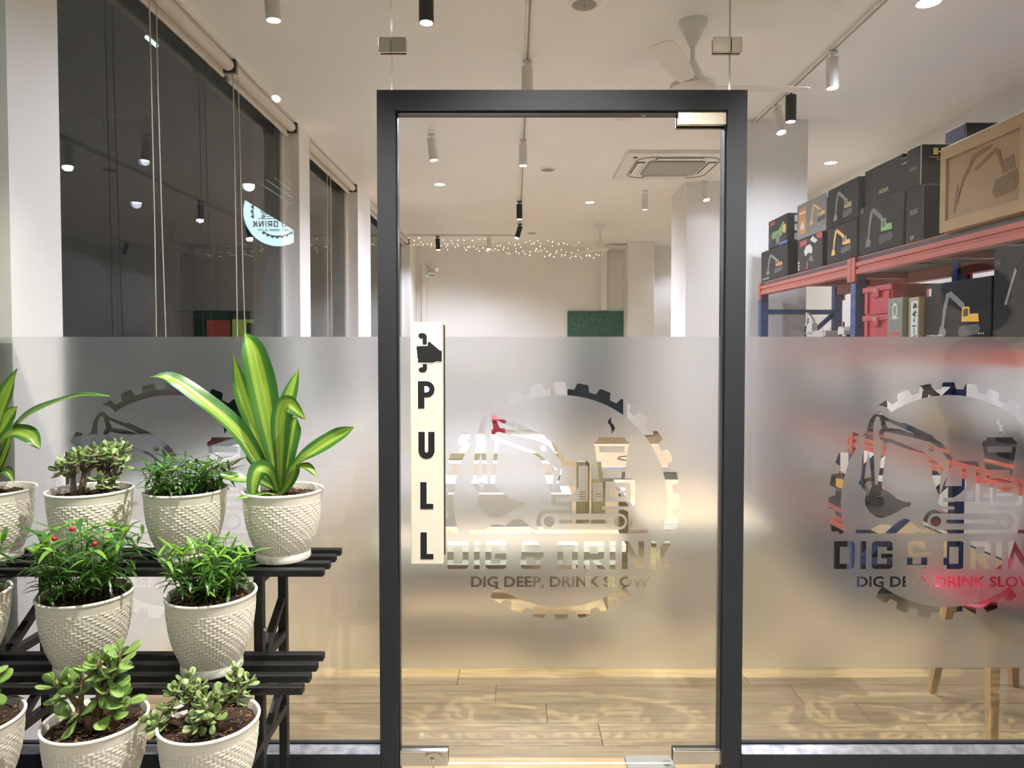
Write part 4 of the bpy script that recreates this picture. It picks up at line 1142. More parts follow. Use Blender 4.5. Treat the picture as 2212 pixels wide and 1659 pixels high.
# ---- printed cartons.  Faces: 'f' looks to -X (aisle), 'n' looks to -Y (storefront)
def facef(o, ya, z0, xf): return dict(o=V(xf, ya, z0), r=V(0, -1, 0), u=V(0, 0, 1), n=V(-1, 0, 0))
class Carton:
    def __init__(s, name, label, x, y0, y1, z0, z1, depth=.38, mat=None, bev=.004, group='boxed models on the rack', cat='box'):
        s.x, s.y0, s.y1, s.z0, s.z1, s.dx = x, y0, y1, z0, z1, depth
        s.t = thing(name, label, cat, (x + depth / 2, (y0 + y1) / 2, z0), group)
        s.body = MB().box((x, y0, z0), (x + depth, y1, z1), bev).build('carton', mat or M['boxblack'], s.t)
        s.k = 0
    def frame(s, face):
        if face == 'f': return V(s.x, s.y1, s.z0), V(0, -(s.y1 - s.y0), 0), V(0, 0, s.z1 - s.z0), V(-1, 0, 0)
        return V(s.x, s.y0, s.z0), V(s.dx, 0, 0), V(0, 0, s.z1 - s.z0), V(0, -1, 0)
    def print(s, poly, mat, face='f', name='print'):
        """poly in 0..1 of the face"""
        o, r, u, n = s.frame(face); s.k += 1
        mb = MB(); mb.prism(poly, o + n * (.0003 + .00012 * s.k), r, u, n, .0003); return mb.build(name, mat, s.t)
    def text(s, body, a, b, h, mat, face='f', bold=.02, w=None):
        o, r, u, n = s.frame(face); s.k += 1
        return lettering('lettering', body, h * u.length, o + r * a + u * b, r.normalized(), u.normalized(), n, mat, s.t, bold, None if w is None else w * r.length, 'C', .0006 + .00012 * s.k)
    def edge_line(s, mat, face='n'):
        o, r, u, n = s.frame(face)
        for q in ([(0, .985), (1, .985), (1, 1), (0, 1)], [(0, 0), (.012, 0), (.012, 1), (0, 1)]): s.print(q, mat, face, 'worn_edge')
def exc_print(c, body, arm, track, x=.15, y=.12, w=.7, h=.76, face='f', flip=False):
    """printed excavator picture"""
    def T(p): return [((x + (1 - a if flip else a) * w), y + b * h) for a, b in p]
    c.print(T([(.10, .12), (.16, .10), (.22, .55), (.30, .88), (.60, .60), (.66, .40), (.73, .44), (.66, .70), (.34, 1.0), (.22, .96), (.14, .6)]), arm, face, 'printed_boom')
    c.print(T([(.02, .0), (.20, -.02), (.24, .10), (.17, .20), (.08, .22)]), arm, face, 'printed_bucket')
    c.print(T([(.60, .30), (.62, .62), (.78, .62), (.80, .46), (.98, .46), (1.0, .28)]), body, face, 'printed_body')
    c.print(T([(.64, .40), (.65, .58), (.75, .58), (.76, .42)]), M['dgrey_pr'], face, 'printed_cab_window')
    c.print(T([(.52, .06), (.56, .20), (.98, .24), (1.04, .14), (1.0, .02), (.58, -.04)]), track, face, 'printed_tracks')
z1 = LV[0] + .001
def ypx(px, x=RX): return atx(px, 650, x).y
def yf(px): return atx(px, 600, RX).y
def zf(px, py): return atx(px, py, RX).z
b = Carton('model_box', 'black box with an excavator print, lower at the far end of the rack top', RX, yf(1701), yf(1644), z1, zf(1644, 546))
exc_print(b, M['orange'], M['grey_pr'], M['dgrey_pr'], .2, .2, .62, .62); b.text('RC EXCAVATOR', .2, .05, .06, M['white_pr'], w=.28)
b = Carton('model_box', 'small box printed with a green buggy, upper at the far end of the rack', RX, yf(1700), yf(1659), zf(1644, 546) + .001, zf(1702, 459), .22, M['boxdark'])
b.print([(.12,.30),(.22,.55),(.55,.55),(.78,.80),(.88,.62),(.70,.32)], M['green_pr']); b.print([(.12+.09*math.cos(t), .32+.16*math.sin(t)) for t in np.linspace(0,2*PI,16,endpoint=False)], M['toy_black']); b.print([(.52+.1*math.cos(t), .26+.18*math.sin(t)) for t in np.linspace(0,2*PI,16,endpoint=False)], M['grey_pr']); b.print([(.85+.08*math.cos(t), .52+.16*math.sin(t)) for t in np.linspace(0,2*PI,16,endpoint=False)], M['yellow'])
b.print([(.6,.0),(1,.0),(1,.1),(.6,.1)], M['blue_pr']); b.print([(.12,.8),(.36,.8),(.36,.93),(.12,.93)], M['red_pr'])
for k in range(3): b.print([(.2,.1+.3*k),(.8,.1+.3*k),(.8,.32+.3*k),(.2,.32+.3*k)], M['grey_pr'], 'n')
zt3 = zf(1721, 521)
b = Carton('model_box', 'lower box with a white controller and red logo print on the rack top', RX, yf(1776), yf(1722), z1, zt3, .34, M['boxdark'])
b.print([(.28,.58),(.36,.74),(.52,.76),(.62,.62),(.60,.46),(.46,.52),(.34,.44)], M['white_pr']); b.print([(.12,.76),(.38,.80),(.38,.95),(.12,.92)], M['red_pr']); b.print([(.52,.88),(.62,.98),(.82,.80),(.72,.74)], M['white_pr']); b.print([(.8,.86),(1,.84),(.98,1),(.76,1)], M['red_pr']); b.print([(.46,.30),(.68,.20),(.60,.42)], M['grey_pr'])
for y in (.06, .16, .26): b.print([(.04,y),(.10,y),(.10,y+.06),(.04,y+.06)], M['white_pr'])
b.print([(.38,.05),(.44,.05),(.46,.22),(.42,.3)], M['red_pr'])
b = Carton('model_box', 'upper box with an orange panel and yellow excavator picture on the rack top', RX, yf(1783), yf(1720), zt3 + .001, zf(1720, 446), .34, M['boxgrey'])
b.print([(.36,.2),(.98,.2),(.98,.88),(.36,.88)], M['grey_pr']); b.print([(.08,.14),(.34,.14),(.34,.86),(.08,.86)], M['orange'])
exc_print(b, M['yellow'], M['yellow'], M['toy_black'], .46, .3, .5, .52, flip=False)
b.print([(.14,.36),(.21,.5),(.28,.36),(.26,.22),(.21,.3),(.16,.22)], M['white_pr'], name='printed_controller'); b.print([(.1,.7),(.32,.7),(.32,.76),(.1,.76)], M['white_pr'])
zt5 = zf(1783, 497)
b = Carton('model_box', 'lower black box with a yellow excavator picture beside the rack upright', RX, yf(1850), yf(1786), z1, zt5)
exc_print(b, M['yellow'], M['yellow'], M['dgrey_pr'], .14, .22, .66, .68)
b = Carton('model_box', 'upper black box with a grey and tan excavator picture on the rack top', RX, yf(1852), yf(1786), zt5 + .001, zf(1786, 414))
exc_print(b, M['boxtan'], M['grey_pr'], M['dgrey_pr'], .2, .15, .6, .7)
zt7 = zf(1852, 452)
b = Carton('model_box', 'wide black box with a dark excavator and bright green patch', RX, yf(1950), yf(1854), z1, zt7)
exc_print(b, M['green_pr'], M['toy_grey'], M['toy_black'], .15, .15, .62, .74); b.text('H', .08, .86, .1, M['grey_pr'])
b = Carton('model_box', 'black upper box with faint gold lettering behind the emblem box', RX + .02, yf(1935), yf(1856), zt7 + .001, zf(1866, 368))
b.text('HUINA', .55, .2, .12, M['boxtan'], bold=.03)
b = Carton('model_box', 'black box printed with dotted lettering between two stacked boxes', RX + .01, yf(1952), yf(1938), zt7 + .001, zf(1940, 344))
for k in range(6): b.print([(.2 + .12 * k, .8), (.25 + .12 * k, .8), (.25 + .12 * k, .84), (.2 + .12 * k, .84)], M['white_pr'])
b = Carton('kraft_box', 'plain kraft box lying on the stacked model boxes', RX + .2, yf(1905), yf(1862), zf(1866, 368) + .001, zf(1890, 341) + .03, .25, M['cardboard'])
zt8 = zf(1957, 412)
b = Carton('model_box', 'tall black box with an orange end label beside the cardboard crate', RX, yf(1990), yf(1955), z1, zt8)
b.text('HUINA', .5, .5, .1, M['grey_pr'], bold=.03, w=.5); b.text('1:14', .4, .05, .07, M['white_pr'], w=.2)
b.print([(.25,.03),(.7,.03),(.7,.86),(.25,.86)], M['orange'], 'n'); b.print([(.36 + .12*math.cos(t), .45+.22*math.sin(t)) for t in np.linspace(0,2*PI,20,endpoint=False)], M['white_pr'], 'n'); b.print([(.36 + .1*math.cos(t), .45+.18*math.sin(t)) for t in np.linspace(0,2*PI,20,endpoint=False)], M['orange'], 'n'); b.edge_line(M['grey_pr'])
b = Carton('model_box', 'upper black box with a gold emblem on its end', RX, yf(1984), yf(1955), zt8 + .001, zf(1984, 313), .42)
b.edge_line(M['white_pr']); b.text('HUINA', .5, .42, .09, M['grey_pr'], bold=.03, w=.55)
b.print([(.13,.74),(.18,.74),(.18,.79),(.21,.79),(.21,.74),(.26,.74),(.26,.9),(.21,.9),(.21,.83),(.18,.83),(.18,.9),(.13,.9)], M['gold'], 'n', 'gold_emblem')
b.text('HUI NA MODEL', .195, .66, .03, M['gold'], 'n', w=.22); b.text('1979', .195, .60, .03, M['gold'], 'n', w=.07)
b = Carton('model_box', 'black carrying box with a white handle on top of the gold-emblem box', RX + .16, yf(1998), yf(1958), zf(1984, 313) + .001, zf(1990, 282) + .02, .44)
b.edge_line(M['grey_pr'])
hx = RX + .40
mbh = MB().tube([V(hx - .055, b.y0 - .006, b.z1 - .09), V(hx - .05, b.y0 - .008, b.z1 - .05), V(hx - .02, b.y0 - .008, b.z1 - .022), V(hx + .03, b.y0 - .008, b.z1 - .02), V(hx + .06, b.y0 - .008, b.z1 - .05)], .006, 8)
mbh.build('handle', M['white_pl'], b.t, True)
# cardboard crate with a framed panel
cy0, cy1, cz0, cz1 = .16, yf(2040), z1, zf(2041, 326)
c = Carton('cardboard_crate', 'large framed cardboard crate with a faint excavator drawing at the near end of the rack', RX - .015, cy0, cy1, cz0, cz1, .5, M['cardboard_in'])
for q in ([(0,.86),(1,.86),(1,1),(0,1)], [(0,0),(1,0),(1,.13),(0,.13)], [(0,.13),(.075,.13),(.075,.86),(0,.86)], [(.93,.13),(1,.13),(1,.86),(.93,.86)]):
    o, r, u, n = c.frame('f'); mb = MB(); mb.prism(q, o, r, u, n, .009); mb.build('frame_strip', M['cardboard'], c.t)
for q in ([(.20,.28),(.22,.28),(.26,.55),(.40,.80),(.62,.82),(.60,.78),(.42,.74),(.29,.52)], [(.40,.62),(.44,.60),(.66,.72),(.64,.76)], [(.62,.78),(.70,.72),(.74,.55),(.71,.54),(.66,.70)],
          [(.62,.30),(.66,.42),(.88,.46),(.90,.34),(.86,.24),(.66,.22)], [(.72,.46),(.73,.60),(.84,.62),(.86,.48)], [(.16,.2),(.18,.2),(.22,.52),(.2,.52)]):
    c.print(q, M['cardboard_ink'])
MB().box((RX - .017, cy0, cz1 - .002), (RX + .47, cy1, cz1 + .006), .002).build('lid', M['pot_lip'], c.t, label='pale worn lid edge')

# ---- second deck: crates, tall boxes, black excavator box
z2 = LV[1] + .001
for k in range(2):
    ct = thing('red_crate', ['red plastic lidded crate, upper of two stacked beside the rack upright', 'red plastic lidded crate, lower of two stacked beside the rack upright'][1 - k], 'crate', (RX + .2, 1.2, z2 + k * .141), 'red crates on the rack')
    ya, yb = 1.06, 1.335; za = z2 + k * .141
    MB().box((RX + .012, ya + .006, za), (RX + .38, yb - .006, za + .118), .006).build('tub', M['crate_red'], ct)
    MB().box((RX + .002, ya, za + .112), (RX + .39, yb, za + .139), .004).build('lid', M['crate_red'], ct)
    for (p, q) in ((yb - .05, yb - .02), (ya + .02, ya + .05)): MB().box((RX + .004, p, za + .01), (RX + .013, q, za + .11), .002).build('rib', M['crate_red'], ct)
    MB().box((RX - .002, 1.17, za + .085), (RX + .012, 1.23, za + .13), .003).build('clip', M['crate_red'], ct)
    MB().box((RX - .004, 1.185, za + .112), (RX - .001, 1.215, za + .126), .001).build('label_tag', M['boxtan'], ct)
b = Carton('tall_box', 'grey tall box with a round emblem and red label beside the red crates', RX - .04, .885, 1.01, z2, 1.605, .1, M['boxgrey'])
b.print(circ(.5, .72, .17, 20), M['white_pr']); b.print(circ(.5, .72, .12, 20), M['boxgrey']); b.text('CONCRETE', .5, .53, .05, M['white_pr'], w=.5)
b.print([(.3,.5),(.7,.5),(.68,.38),(.5,.3),(.32,.38)], M['grey_pr']); b.print([(.2,.12),(.8,.12),(.8,.24),(.2,.24)], M['red_pr']); b.text('CORE CASE', .5, .15, .05, M['boxtan'], w=.5)
b = Carton('tall_box', 'slim tan box printed with small black tools next to the grey tall box', RX - .02, .795, .875, z2, 1.60, .1, M['boxtan'])
b.print([(.28,.04),(.95,.04),(.95,.92),(.28,.92)], M['panel_lt'])
for k, q in enumerate(([(.45,.76),(.6,.88),(.85,.84),(.85,.76)], [(.4,.62),(.7,.72),(.85,.66),(.7,.64),(.8,.56)], [(.55,.46),(.68,.46),(.64,.56),(.58,.56)], [(.45,.36),(.8,.36),(.8,.39),(.45,.39)], [(.6,.2),(.66,.2),(.66,.33),(.6,.33)], [(.45,.1),(.8,.16),(.8,.19),(.45,.13)])): b.print(q, M['toy_black'])
b = Carton('model_box', 'big black excavator box with white lettering on the middle deck', RX, .36, .785, z2, zf(1984, 619), .45)
exc_print(b, M['yellow'], M['grey_pr'], M['dgrey_pr'], .22, .12, .62, .72); b.text('RC EXCAVATOR', .18, .06, .08, M['white_pr'], w=.26)
b.print([(.04,.80),(.075,.80),(.075,.93),(.04,.93)], M['red_pr']); b.print([(.08,.80),(.115,.80),(.115,.93),(.08,.93)], M['white_pr'])
for k in range(3): b.print([(.84 + .03*k, .13), (.855 + .03*k, .13), (.8475 + .03*k, .16)], M['white_pr'])
b = Carton('model_box', 'black box with a pale slanted stripe at the near end of the middle deck', RX, .15, .352, z2, 1.735, .45)
b.print([(.3,.4),(.36,.4),(.6,.75),(.55,.78)], M['grey_pr']); b.text('H', .12, .82, .08, M['dgrey_pr'])

# ---- model excavators
def excavator(label, loc, rz, sc, cb, ca, group, name='model_excavator', reach=(0.0, 1.0)):
    t = thing(name, label, 'model excavator', loc, group, rot=(0, 0, rz)); t.scale = (sc, sc, sc)
    def P(nm, mb, m, sm=False, par=None): return link_mesh(nm, mb.mesh(nm, m, smooth=sm), par or t)
    for s in (-1, 1):
        prof = [(.5 + .12 * math.cos(a), .12 + .12 * math.sin(a)) for a in np.linspace(-PI / 2, PI / 2, 8)] + [(-.5 + .12 * math.cos(a), .12 + .12 * math.sin(a)) for a in np.linspace(PI / 2, 1.5 * PI, 8)]
        mb = MB(); mb.prism(prof, (0, s * .34 - .085, 0), (1, 0, 0), (0, 0, 1), (0, 1, 0), .17); tk = P('track', mb, M['toy_black'])
        mb = MB()
        for x in np.linspace(-.5, .5, 13): mb.box((x - .025, s * .34 - .09, .235), (x + .025, s * .34 + .09, .252)); mb.box((x - .025, s * .34 - .09, -.004), (x + .025, s * .34 + .09, .004))
        P('track_shoes', mb, M['toy_grey'], par=tk)['kind'] = 'stuff'
    P('chassis', MB().box((-.35, -.26, .10), (.35, .26, .25), .02).cyl((0, 0, .25), (0, 0, .31), .22, n=24), M['toy_grey'])
    mb = MB(); mb.prism([(-.62, .31), (.38, .31), (.38, .42), (.30, .50), (-.2, .56), (-.52, .56), (-.64, .45)], (0, -.34, 0), (1, 0, 0), (0, 0, 1), (0, 1, 0), .68); P('upper_body', mb, cb)
    P('counterweight', MB().box((-.72, -.32, .32), (-.6, .32, .54), .03), cb)
    P('exhaust', MB().cyl((-.45, -.2, .56), (-.45, -.2, .72), .03, n=10), M['toy_black'])
    mb = MB()
    for y in (-.3, .3): mb.tube([V(-.55, y, .55), V(-.55, y, .66), V(-.2, y, .66), V(-.2, y, .55)], .008, 6)
    P('handrail', mb, M['toy_grey'])
    mb = MB(); mb.prism([(.05, .42), (.40, .42), (.42, .60), (.32, .86), (.05, .86)], (0, .10, 0), (1, 0, 0), (0, 0, 1), (0, 1, 0), .24); cab_ = P('cab', mb, cb)
    mb = MB(); mb.prism([(.10, .56), (.375, .56), (.385, .62), (.30, .81), (.10, .81)], (0, .095, 0), (1, 0, 0), (0, 0, 1), (0, 1, 0), .004); mb.box((.36, .13, .58), (.43, .31, .64)); P('cab_glass', mb, M['toy_black'], par=cab_)
    def beam2(nm, pts, w, th, m, y=-.06):
        mb = MB()
        for (a, b_) in zip(pts[:-1], pts[1:]): mb.bar((a[0], y, a[1]), (b_[0], y, b_[1]), w, th, (0, 0, 1) if abs(b_[0] - a[0]) > .05 else (1, 0, 0), .012)
        for p in pts: mb.cyl((p[0], y - w / 2 - .01, p[1]), (p[0], y + w / 2 + .01, p[1]), th * .55, n=14)
        return P(nm, mb, m)
    e = reach[0]
    boom = [(.30, .48), (.55, 1.02), (.95 + e, 1.22 * reach[1])]; tip = (1.02 + e, .72)
    beam2('boom', boom, .12, .13, ca); beam2('stick', [boom[-1], tip], .09, .10, ca)
    mb = MB(); bx, bz = tip
    mb.prism([(bx - .10, bz + .04), (bx + .10, bz + .06), (bx + .14, bz - .14), (bx + .02, bz - .34), (bx - .20, bz - .30), (bx - .22, bz - .22), (bx - .06, bz - .18)], (0, -.22, 0), (1, 0, 0), (0, 0, 1), (0, 1, 0), .32); bk = P('bucket', mb, M['toy_grey'])
    mb = MB()
    for k in range(4): mb.box((bx - .29, -.21 + k * .085, bz - .30), (bx - .19, -.17 + k * .085, bz - .26))
    P('bucket_teeth', mb, M['toy_grey'], par=bk)
    for (p0, p1) in (((.38, .44), (.62, .95)), ((.66, 1.14), (1.02 + e, 1.24 * reach[1])), ((1.06 + e, 1.1), (1.12 + e, .80))):
        q = V(p0[0], -.06, p0[1]); w = V(p1[0], -.06, p1[1]); mid = q * .4 + w * .6
        r_ = P('hydraulic_ram', MB().cyl(q, mid, .032, n=10), M['toy_black'], True); P('ram_rod', MB().cyl(mid, w, .016, n=8), M['chrome'], True, r_)
    return t
g = 'model excavators on the rack'
excavator('white model excavator with raised arm at the far end of the middle deck', (RX + .26, yf(1690) + .02, z2), -PI / 2 + PI + .25, .165, M['toy_white'], M['toy_white'], g, reach=(-.1, 1.05))
excavator('white model excavator with lowered bucket beside the blue rack upright', (RX + .19, yf(1790) + .10, z2), -PI / 2 - .25, .185, M['toy_white'], M['toy_white'], g, reach=(-.25, 1.0))
z3, z4 = LV[2] + .001, LV[3] + .001
excavator('black model excavator behind the frosted glass at the far end of the third deck', (RX + .22, 2.42, z3), PI / 2, .19, M['toy_black'], M['toy_grey'], g)
excavator('grey model excavator behind the frosted glass in the middle of the third deck', (RX + .22, 1.75, z3), -PI / 2, .19, M['toy_grey'], M['toy_black'], g)
excavator('yellow and black model excavator behind the emblem cut-out', (RX + .22, .98, z3), PI / 2, .19, M['yellow'], M['toy_black'], g)
excavator('black model excavator behind the emblem near the storefront end', (RX + .22, .42, z3), -PI / 2 + .3, .17, M['toy_black'], M['yellow'], g)
excavator('tan model excavator on the lowest far deck', (RX + .22, 2.40, z4), PI / 2 + .2, .19, M['boxtan'], M['toy_grey'], g)
excavator('yellow model excavator on the lowest far deck beside the upright', (RX + .22, 1.80, z4), -PI / 2, .20, M['yellow'], M['toy_black'], g)
b = Carton('model_box', 'black box on the floor under the lowest far deck', RX + .05, 1.7, 2.2, .001, .26, .4)
b = Carton('model_box', 'brown box on the floor at the far end under the rack', RX + .05, 2.3, 2.7, .001, .24, .4, M['boxtan'])

# ================================================================== red shell chair
ch = thing('shell_chair', 'red moulded chair with tapered wooden legs under the rack', 'chair', (1.86, .42, 0))
legs = [(at(2012, 1503, .56), V(1.73, .53, .42)), (at(2143, 1612, .21), V(1.74, .31, .42)), (at(2190, 1493, .62), V(1.97, .55, .42)), (V(2.06, .24, 0), V(1.98, .31, .42))]
for f, t_ in legs:
    f = V(f.x, max(.1, f.y), 0.0)
    mb = MB(); d = (t_ - f).normalized(); sx = V(1, 0, 0); sy = V(0, 1, 0)
    vs = []
    for p, w in ((f, .013), (t_, .021)):
        for a, c_ in ((-1, -1), (1, -1), (1, 1), (-1, 1)): vs.append(p + sx * a * w + sy * c_ * w)
    vs = [V(v.x, v.y, max(0.0, v.z)) for v in vs]
    mb.add(vs, [(0, 3, 2, 1), (4, 5, 6, 7), (0, 1, 5, 4), (1, 2, 6, 5), (2, 3, 7, 6), (3, 0, 4, 7)]); mb.build('leg', M['leg_wood'], ch)
MB().box((1.72, .30, .385), (1.98, .56, .41), .006).build('seat_frame', M['dark_pl'], ch)
# shell: a curved sheet from the front lip over the seat and up the back (back towards +X)
prof = [(-.20, .425), (-.17, .445), (-.05, .432), (.10, .428), (.18, .45), (.225, .52), (.25, .64), (.27, .78)]
def shell(off):
    vs = []
    for k, (x, z) in enumerate(prof):
        w = .20 if k < 5 else .20 - .012 * (k - 5) ** 2
        for i in range(11):
            a = -1 + .2 * i
            lift = .035 * abs(a) ** 3 if k < 5 else 0; fwd = -.05 * a * a if k >= 4 else 0
            nx, nz = (0, 1) if k < 4 else (-.8, .3)
            vs.append((1.855 + x + fwd + nx * off, .43 + a * w, z + lift + nz * off))
    return vs
A = shell(0); Bv = shell(.007); n = len(A); fs = []
for k in range(len(prof) - 1):
    for i in range(10):
        a = k * 11 + i; fs += [(a, a + 1, a + 12, a + 11), (a + n, a + 11 + n, a + 12 + n, a + 1 + n)]
bd = [i for i in range(11)] + [k * 11 + 10 for k in range(1, 8)] + [77 + i for i in range(9, -1, -1)] + [k * 11 for k in range(6, 0, -1)]
fs += [(bd[i], bd[(i + 1) % len(bd)], bd[(i + 1) % len(bd)] + n, bd[i] + n) for i in range(len(bd))]
MB().add(A + Bv, fs).build('seat_shell', M['chair_red'], ch, 'all')

# ================================================================== play tables behind the door
def play_table(name, label, x0, x1, y0, y1, z, shelf=None, group='wood-topped play tables'):
    t = thing(name, label, 'table', ((x0 + x1) / 2, (y0 + y1) / 2, 0), group)
    MB().box((x0 + .012, y0 + .012, z - .03), (x1 - .012, y1 - .012, z), .003).build('table_top', M['oak_top'], t)
    for q in (((x0, y0, z - .032), (x1, y0 + .012, z + .002)), ((x0, y1 - .012, z - .032), (x1, y1, z + .002)), ((x0, y0 + .012, z - .032), (x0 + .012, y1 - .012, z + .002)), ((x1 - .012, y0 + .012, z - .032), (x1, y1 - .012, z + .002))):
        MB().box(*q, .002).build('edge_trim', M['white_lam'], t)
    MB().box((x0 + .03, y0 + .03, z - .10), (x1 - .03, y0 + .045, z - .032), .002).build('apron', M['panel_lt'], t)
    for x in (x0 + .05, x1 - .05):
        for y in (y0 + .07, y1 - .05): MB().box((x - .025, y - .025, 0), (x + .025, y + .025, z - .032), .003).build('leg', M['rail_wood'], t)
    if shelf:
        MB().box((x0 + .08, y0 + .03, shelf - .025), (x1 - .08, y1 - .02, shelf), .003).build('lower_shelf', M['oak_top'], t)
    return t
play_table('play_table', 'low wood-topped counter with a footrest shelf right behind the door', -.62, .50, .90, 1.22, .50, .2)
play_table('play_table', 'wood-topped table with white edging behind the cut-out cup', .58, 1.12, .86, 1.88, .61)
play_table('play_table', 'farther wood-topped table with white edging behind the first', .52, 1.15, 2.32, 3.42, .61)
sd = thing('sand_table', 'long white play table with recessed pebble and sand trays', 'table', (-.22, 2.7, 0))
X0, X1 = -.75, .30
zt = .62
for q in (((X0, 1.43, zt - .30), (X1, 1.47, zt)), ((X0, 1.72, zt - .30), (X1, 1.98, zt)), ((X0, 2.42, zt - .30), (X1, 4.0, zt)), ((X0, 1.47, zt - .30), (X0 + .05, 2.42, zt)), ((X1 - .05, 1.47, zt - .30), (X1, 2.42, zt)), ((X0, 1.47, zt - .30), (X1, 2.42, zt - .16))):
    MB().box(*q, .003).build('white_casing', M['white_lam'], sd)
MB().box((X0, 2.56, zt + .001), (X1, 2.63, zt + .045), .004).build('timber_rail', M['rail_wood'], sd)
MB().box((X0 - .02, 1.36, .30), (X1 + .02, 1.425, .37), .004).build('timber_rail', M['rail_wood'], sd)
for x in (X0 + .1, X1 - .1):
    for y in (1.6, 3.8): MB().box((x - .03, y - .03, 0), (x + .03, y + .03, zt - .301), .003).build('leg', M['rail_wood'], sd)
for x in (.32, .40): MB().box((x, 1.36, 0), (x + .045, 1.42, .80), .003).build('timber_post', M['rail_wood'], sd)
r = random.Random(9); mb = MB()
for _ in range(900):
    s_ = r.uniform(.008, .016); mb.sphere((r.uniform(X0 + .07, X1 - .07), r.uniform(1.49, 1.70), zt - .155 + abs(r.gauss(.05, .02))), s_, 6, 4, (1, 1, .7))
mb.build('pebbles', M['pebble'], sd, 'all', kind='stuff')
vs = []; nx, ny = 36, 18
for j in range(ny + 1):
    for i in range(nx + 1):
        x = X0 + .052 + (X1 - X0 - .104) * i / nx; y = 2.0 + .40 * j / ny
        vs.append((x, y, zt - .12 + .035 * math.sin(x * 7 + 1) * math.sin(y * 6) + r.uniform(-.004, .004)))
MB().add(vs, [(j*(nx+1)+i, j*(nx+1)+i+1, (j+1)*(nx+1)+i+1, (j+1)*(nx+1)+i) for j in range(ny) for i in range(nx)]).build('sand', M['sand'], sd, 'all', kind='stuff')
hp = MB()
for k, (x, y, z, rr, lab) in enumerate(((.82, 2.66, .612, .10, 'thin black hoop lying on the farther wood-topped table'), (-.55, 1.85, .621, .06, 'small black hoop lying on the white play table'))):
    mb = MB(); mb.tube([V(x + rr * math.cos(a), y + rr * math.sin(a), z + .004) for a in np.linspace(0, 2 * PI, 37)], .003, 6)
    o = mb.build('hoop', M['black'], origin=(x, y, z), smooth='all'); tag(o, lab, 'hoop', 'hoops on the tables')
c3 = Carton('storage_bin', 'pinkish red bin far behind the white play table', -.24, 5.2, 5.6, .001, .60, .14, M['crate_red'], .02, None, 'bin')
MB().box((c3.x - .015, c3.y0 - .015, .601), (c3.x + c3.dx + .015, c3.y1 + .015, .635), .006).build('lid', M['crate_red'], c3.t)
cb_ = thing('back_cabinet', 'wooden framed white cabinet against the far wall', 'cabinet', (-.7, 8.9, 0))
MB().box((-1.5, 8.6, .0), (.55, 9.2, .95), .01).build('body', M['white_lam'], cb_)
for k in range(4): MB().box((-1.47 + k * .505, 8.575, .12), (-.99 + k * .505, 8.598, .90), .004).build('cabinet_door', M['panel_lt'], cb_)
MB().box((-1.54, 8.55, .951), (.58, 9.22, .99), .004).build('worktop', M['oak_top'], cb_)
# ================================================================== ceiling fittings
def track(name, label, p0, p1, kind=None):
    t = thing(name, label, 'light track', (p0 + p1) / 2, 'ceiling light tracks')
    MB().bar(p0 - V(0, 0, .011), p1 - V(0, 0, .011), .034, .02, bev=.003).build('rail', M['white_pl'], t)
    MB().bar(p0 - V(0, 0, .0213), p1 - V(0, 0, .0213), .012, .002).build('groove', M['grey_pl'], t)
    return t
tx = atz(1145, 0, ZC).x
track('light_track', 'long ceiling light track running down the middle of the room', V(tx, .9, ZC), V(tx, atz(1123, 484, ZC).y, ZC))
trx = 1.765
track('light_track', 'ceiling light track over the storage rack ending at the pillar', V(trx, .3, ZC), V(trx, 2.98, ZC))
yb_ = atz(1000, 507, ZC).y
track('light_track', 'cross track near the far wall', V(-1.58, yb_, ZC), V(tx - .03, yb_, ZC))
a_, b_ = atz(1455, 533, ZC), atz(1482, 508, ZC)
track('light_track', 'short track on the far side beyond the pillar', V(a_.x, min(a_.y, YB - .02), ZC), V(b_.x, b_.y, ZC))
GL = 'track and ceiling lamps indoors'
def lamp(label, mount, tilt=(0, 0), body='black', on=True, power=1.0, length=.165, rad=.033, drop=.05, zc=None, out=False, group=GL, size=165, col=None):
    """cylinder spotlight; tilt = lean of the axis in x and y"""
    zc = mount.z if zc is None else zc
    t = thing('spotlight', label, 'spotlight', (mount.x, mount.y, zc - .022), group)
    o = wloc(t); d = V(tilt[0], tilt[1], -1).normalized()
    mt = M['lamp_black'] if body == 'black' else M['lamp_white']
    MB().box(o + V(-.028, -.016, -.016), o + V(.028, .016, 0), .003).build('adapter', mt, t)
    piv = o - V(0, 0, drop)
    MB().cyl(o - V(0, 0, .012), piv, .006, n=10).build('stem', mt, t, True)
    s = piv - d * .012; e = s + d * length
    MB().cyl(s, e, rad, n=28).build('body', mt, t, True)
    mb = MB(); mb.cyl(e - d * .0005, e + d * .0015, rad * .86, n=28); mb.build('lens', M['lens'] if on else M['lens_dim'], t)
    if power > 0: spot('lamp_light', e + d * .012, e + d, (OUT_LAMP if out else IN_LAMP) * power, col or (OUT_COL if out else IN_COL), size, .55, .012 if out else .03, t)
    return t
lamp('white spotlight on the middle track just above the door frame', atz(1139, 122, ZC), body='white')
lamp('white spotlight glowing on the middle track high in the door glass', atz(1130, 296, ZC), body='white')
lamp('black spotlight third along the middle track', atz(1122, 430, ZC), power=1.0)
lamp('black tilted spotlight at the far end of the middle track', V(tx, atz(1121, 480, ZC).y, ZC), (-.3, -.25), power=1.2)
lamp('white spotlight hanging near the roller blind at the top', V(atz(586, 40, 2.83).x, atz(586, 40, 2.83).y, ZC), (.05, .05), 'white', power=.15)
lamp('black spotlight above the left corner of the door frame', V(atz(921, 47, 2.83).x, atz(921, 47, 2.83).y, ZC), power=.5)
lamp('white tilted spotlight to the left of the middle track', V(atz(932, 345, 2.83).x, atz(932, 345, 2.83).y, ZC), (.12, 0), 'white', power=.12)
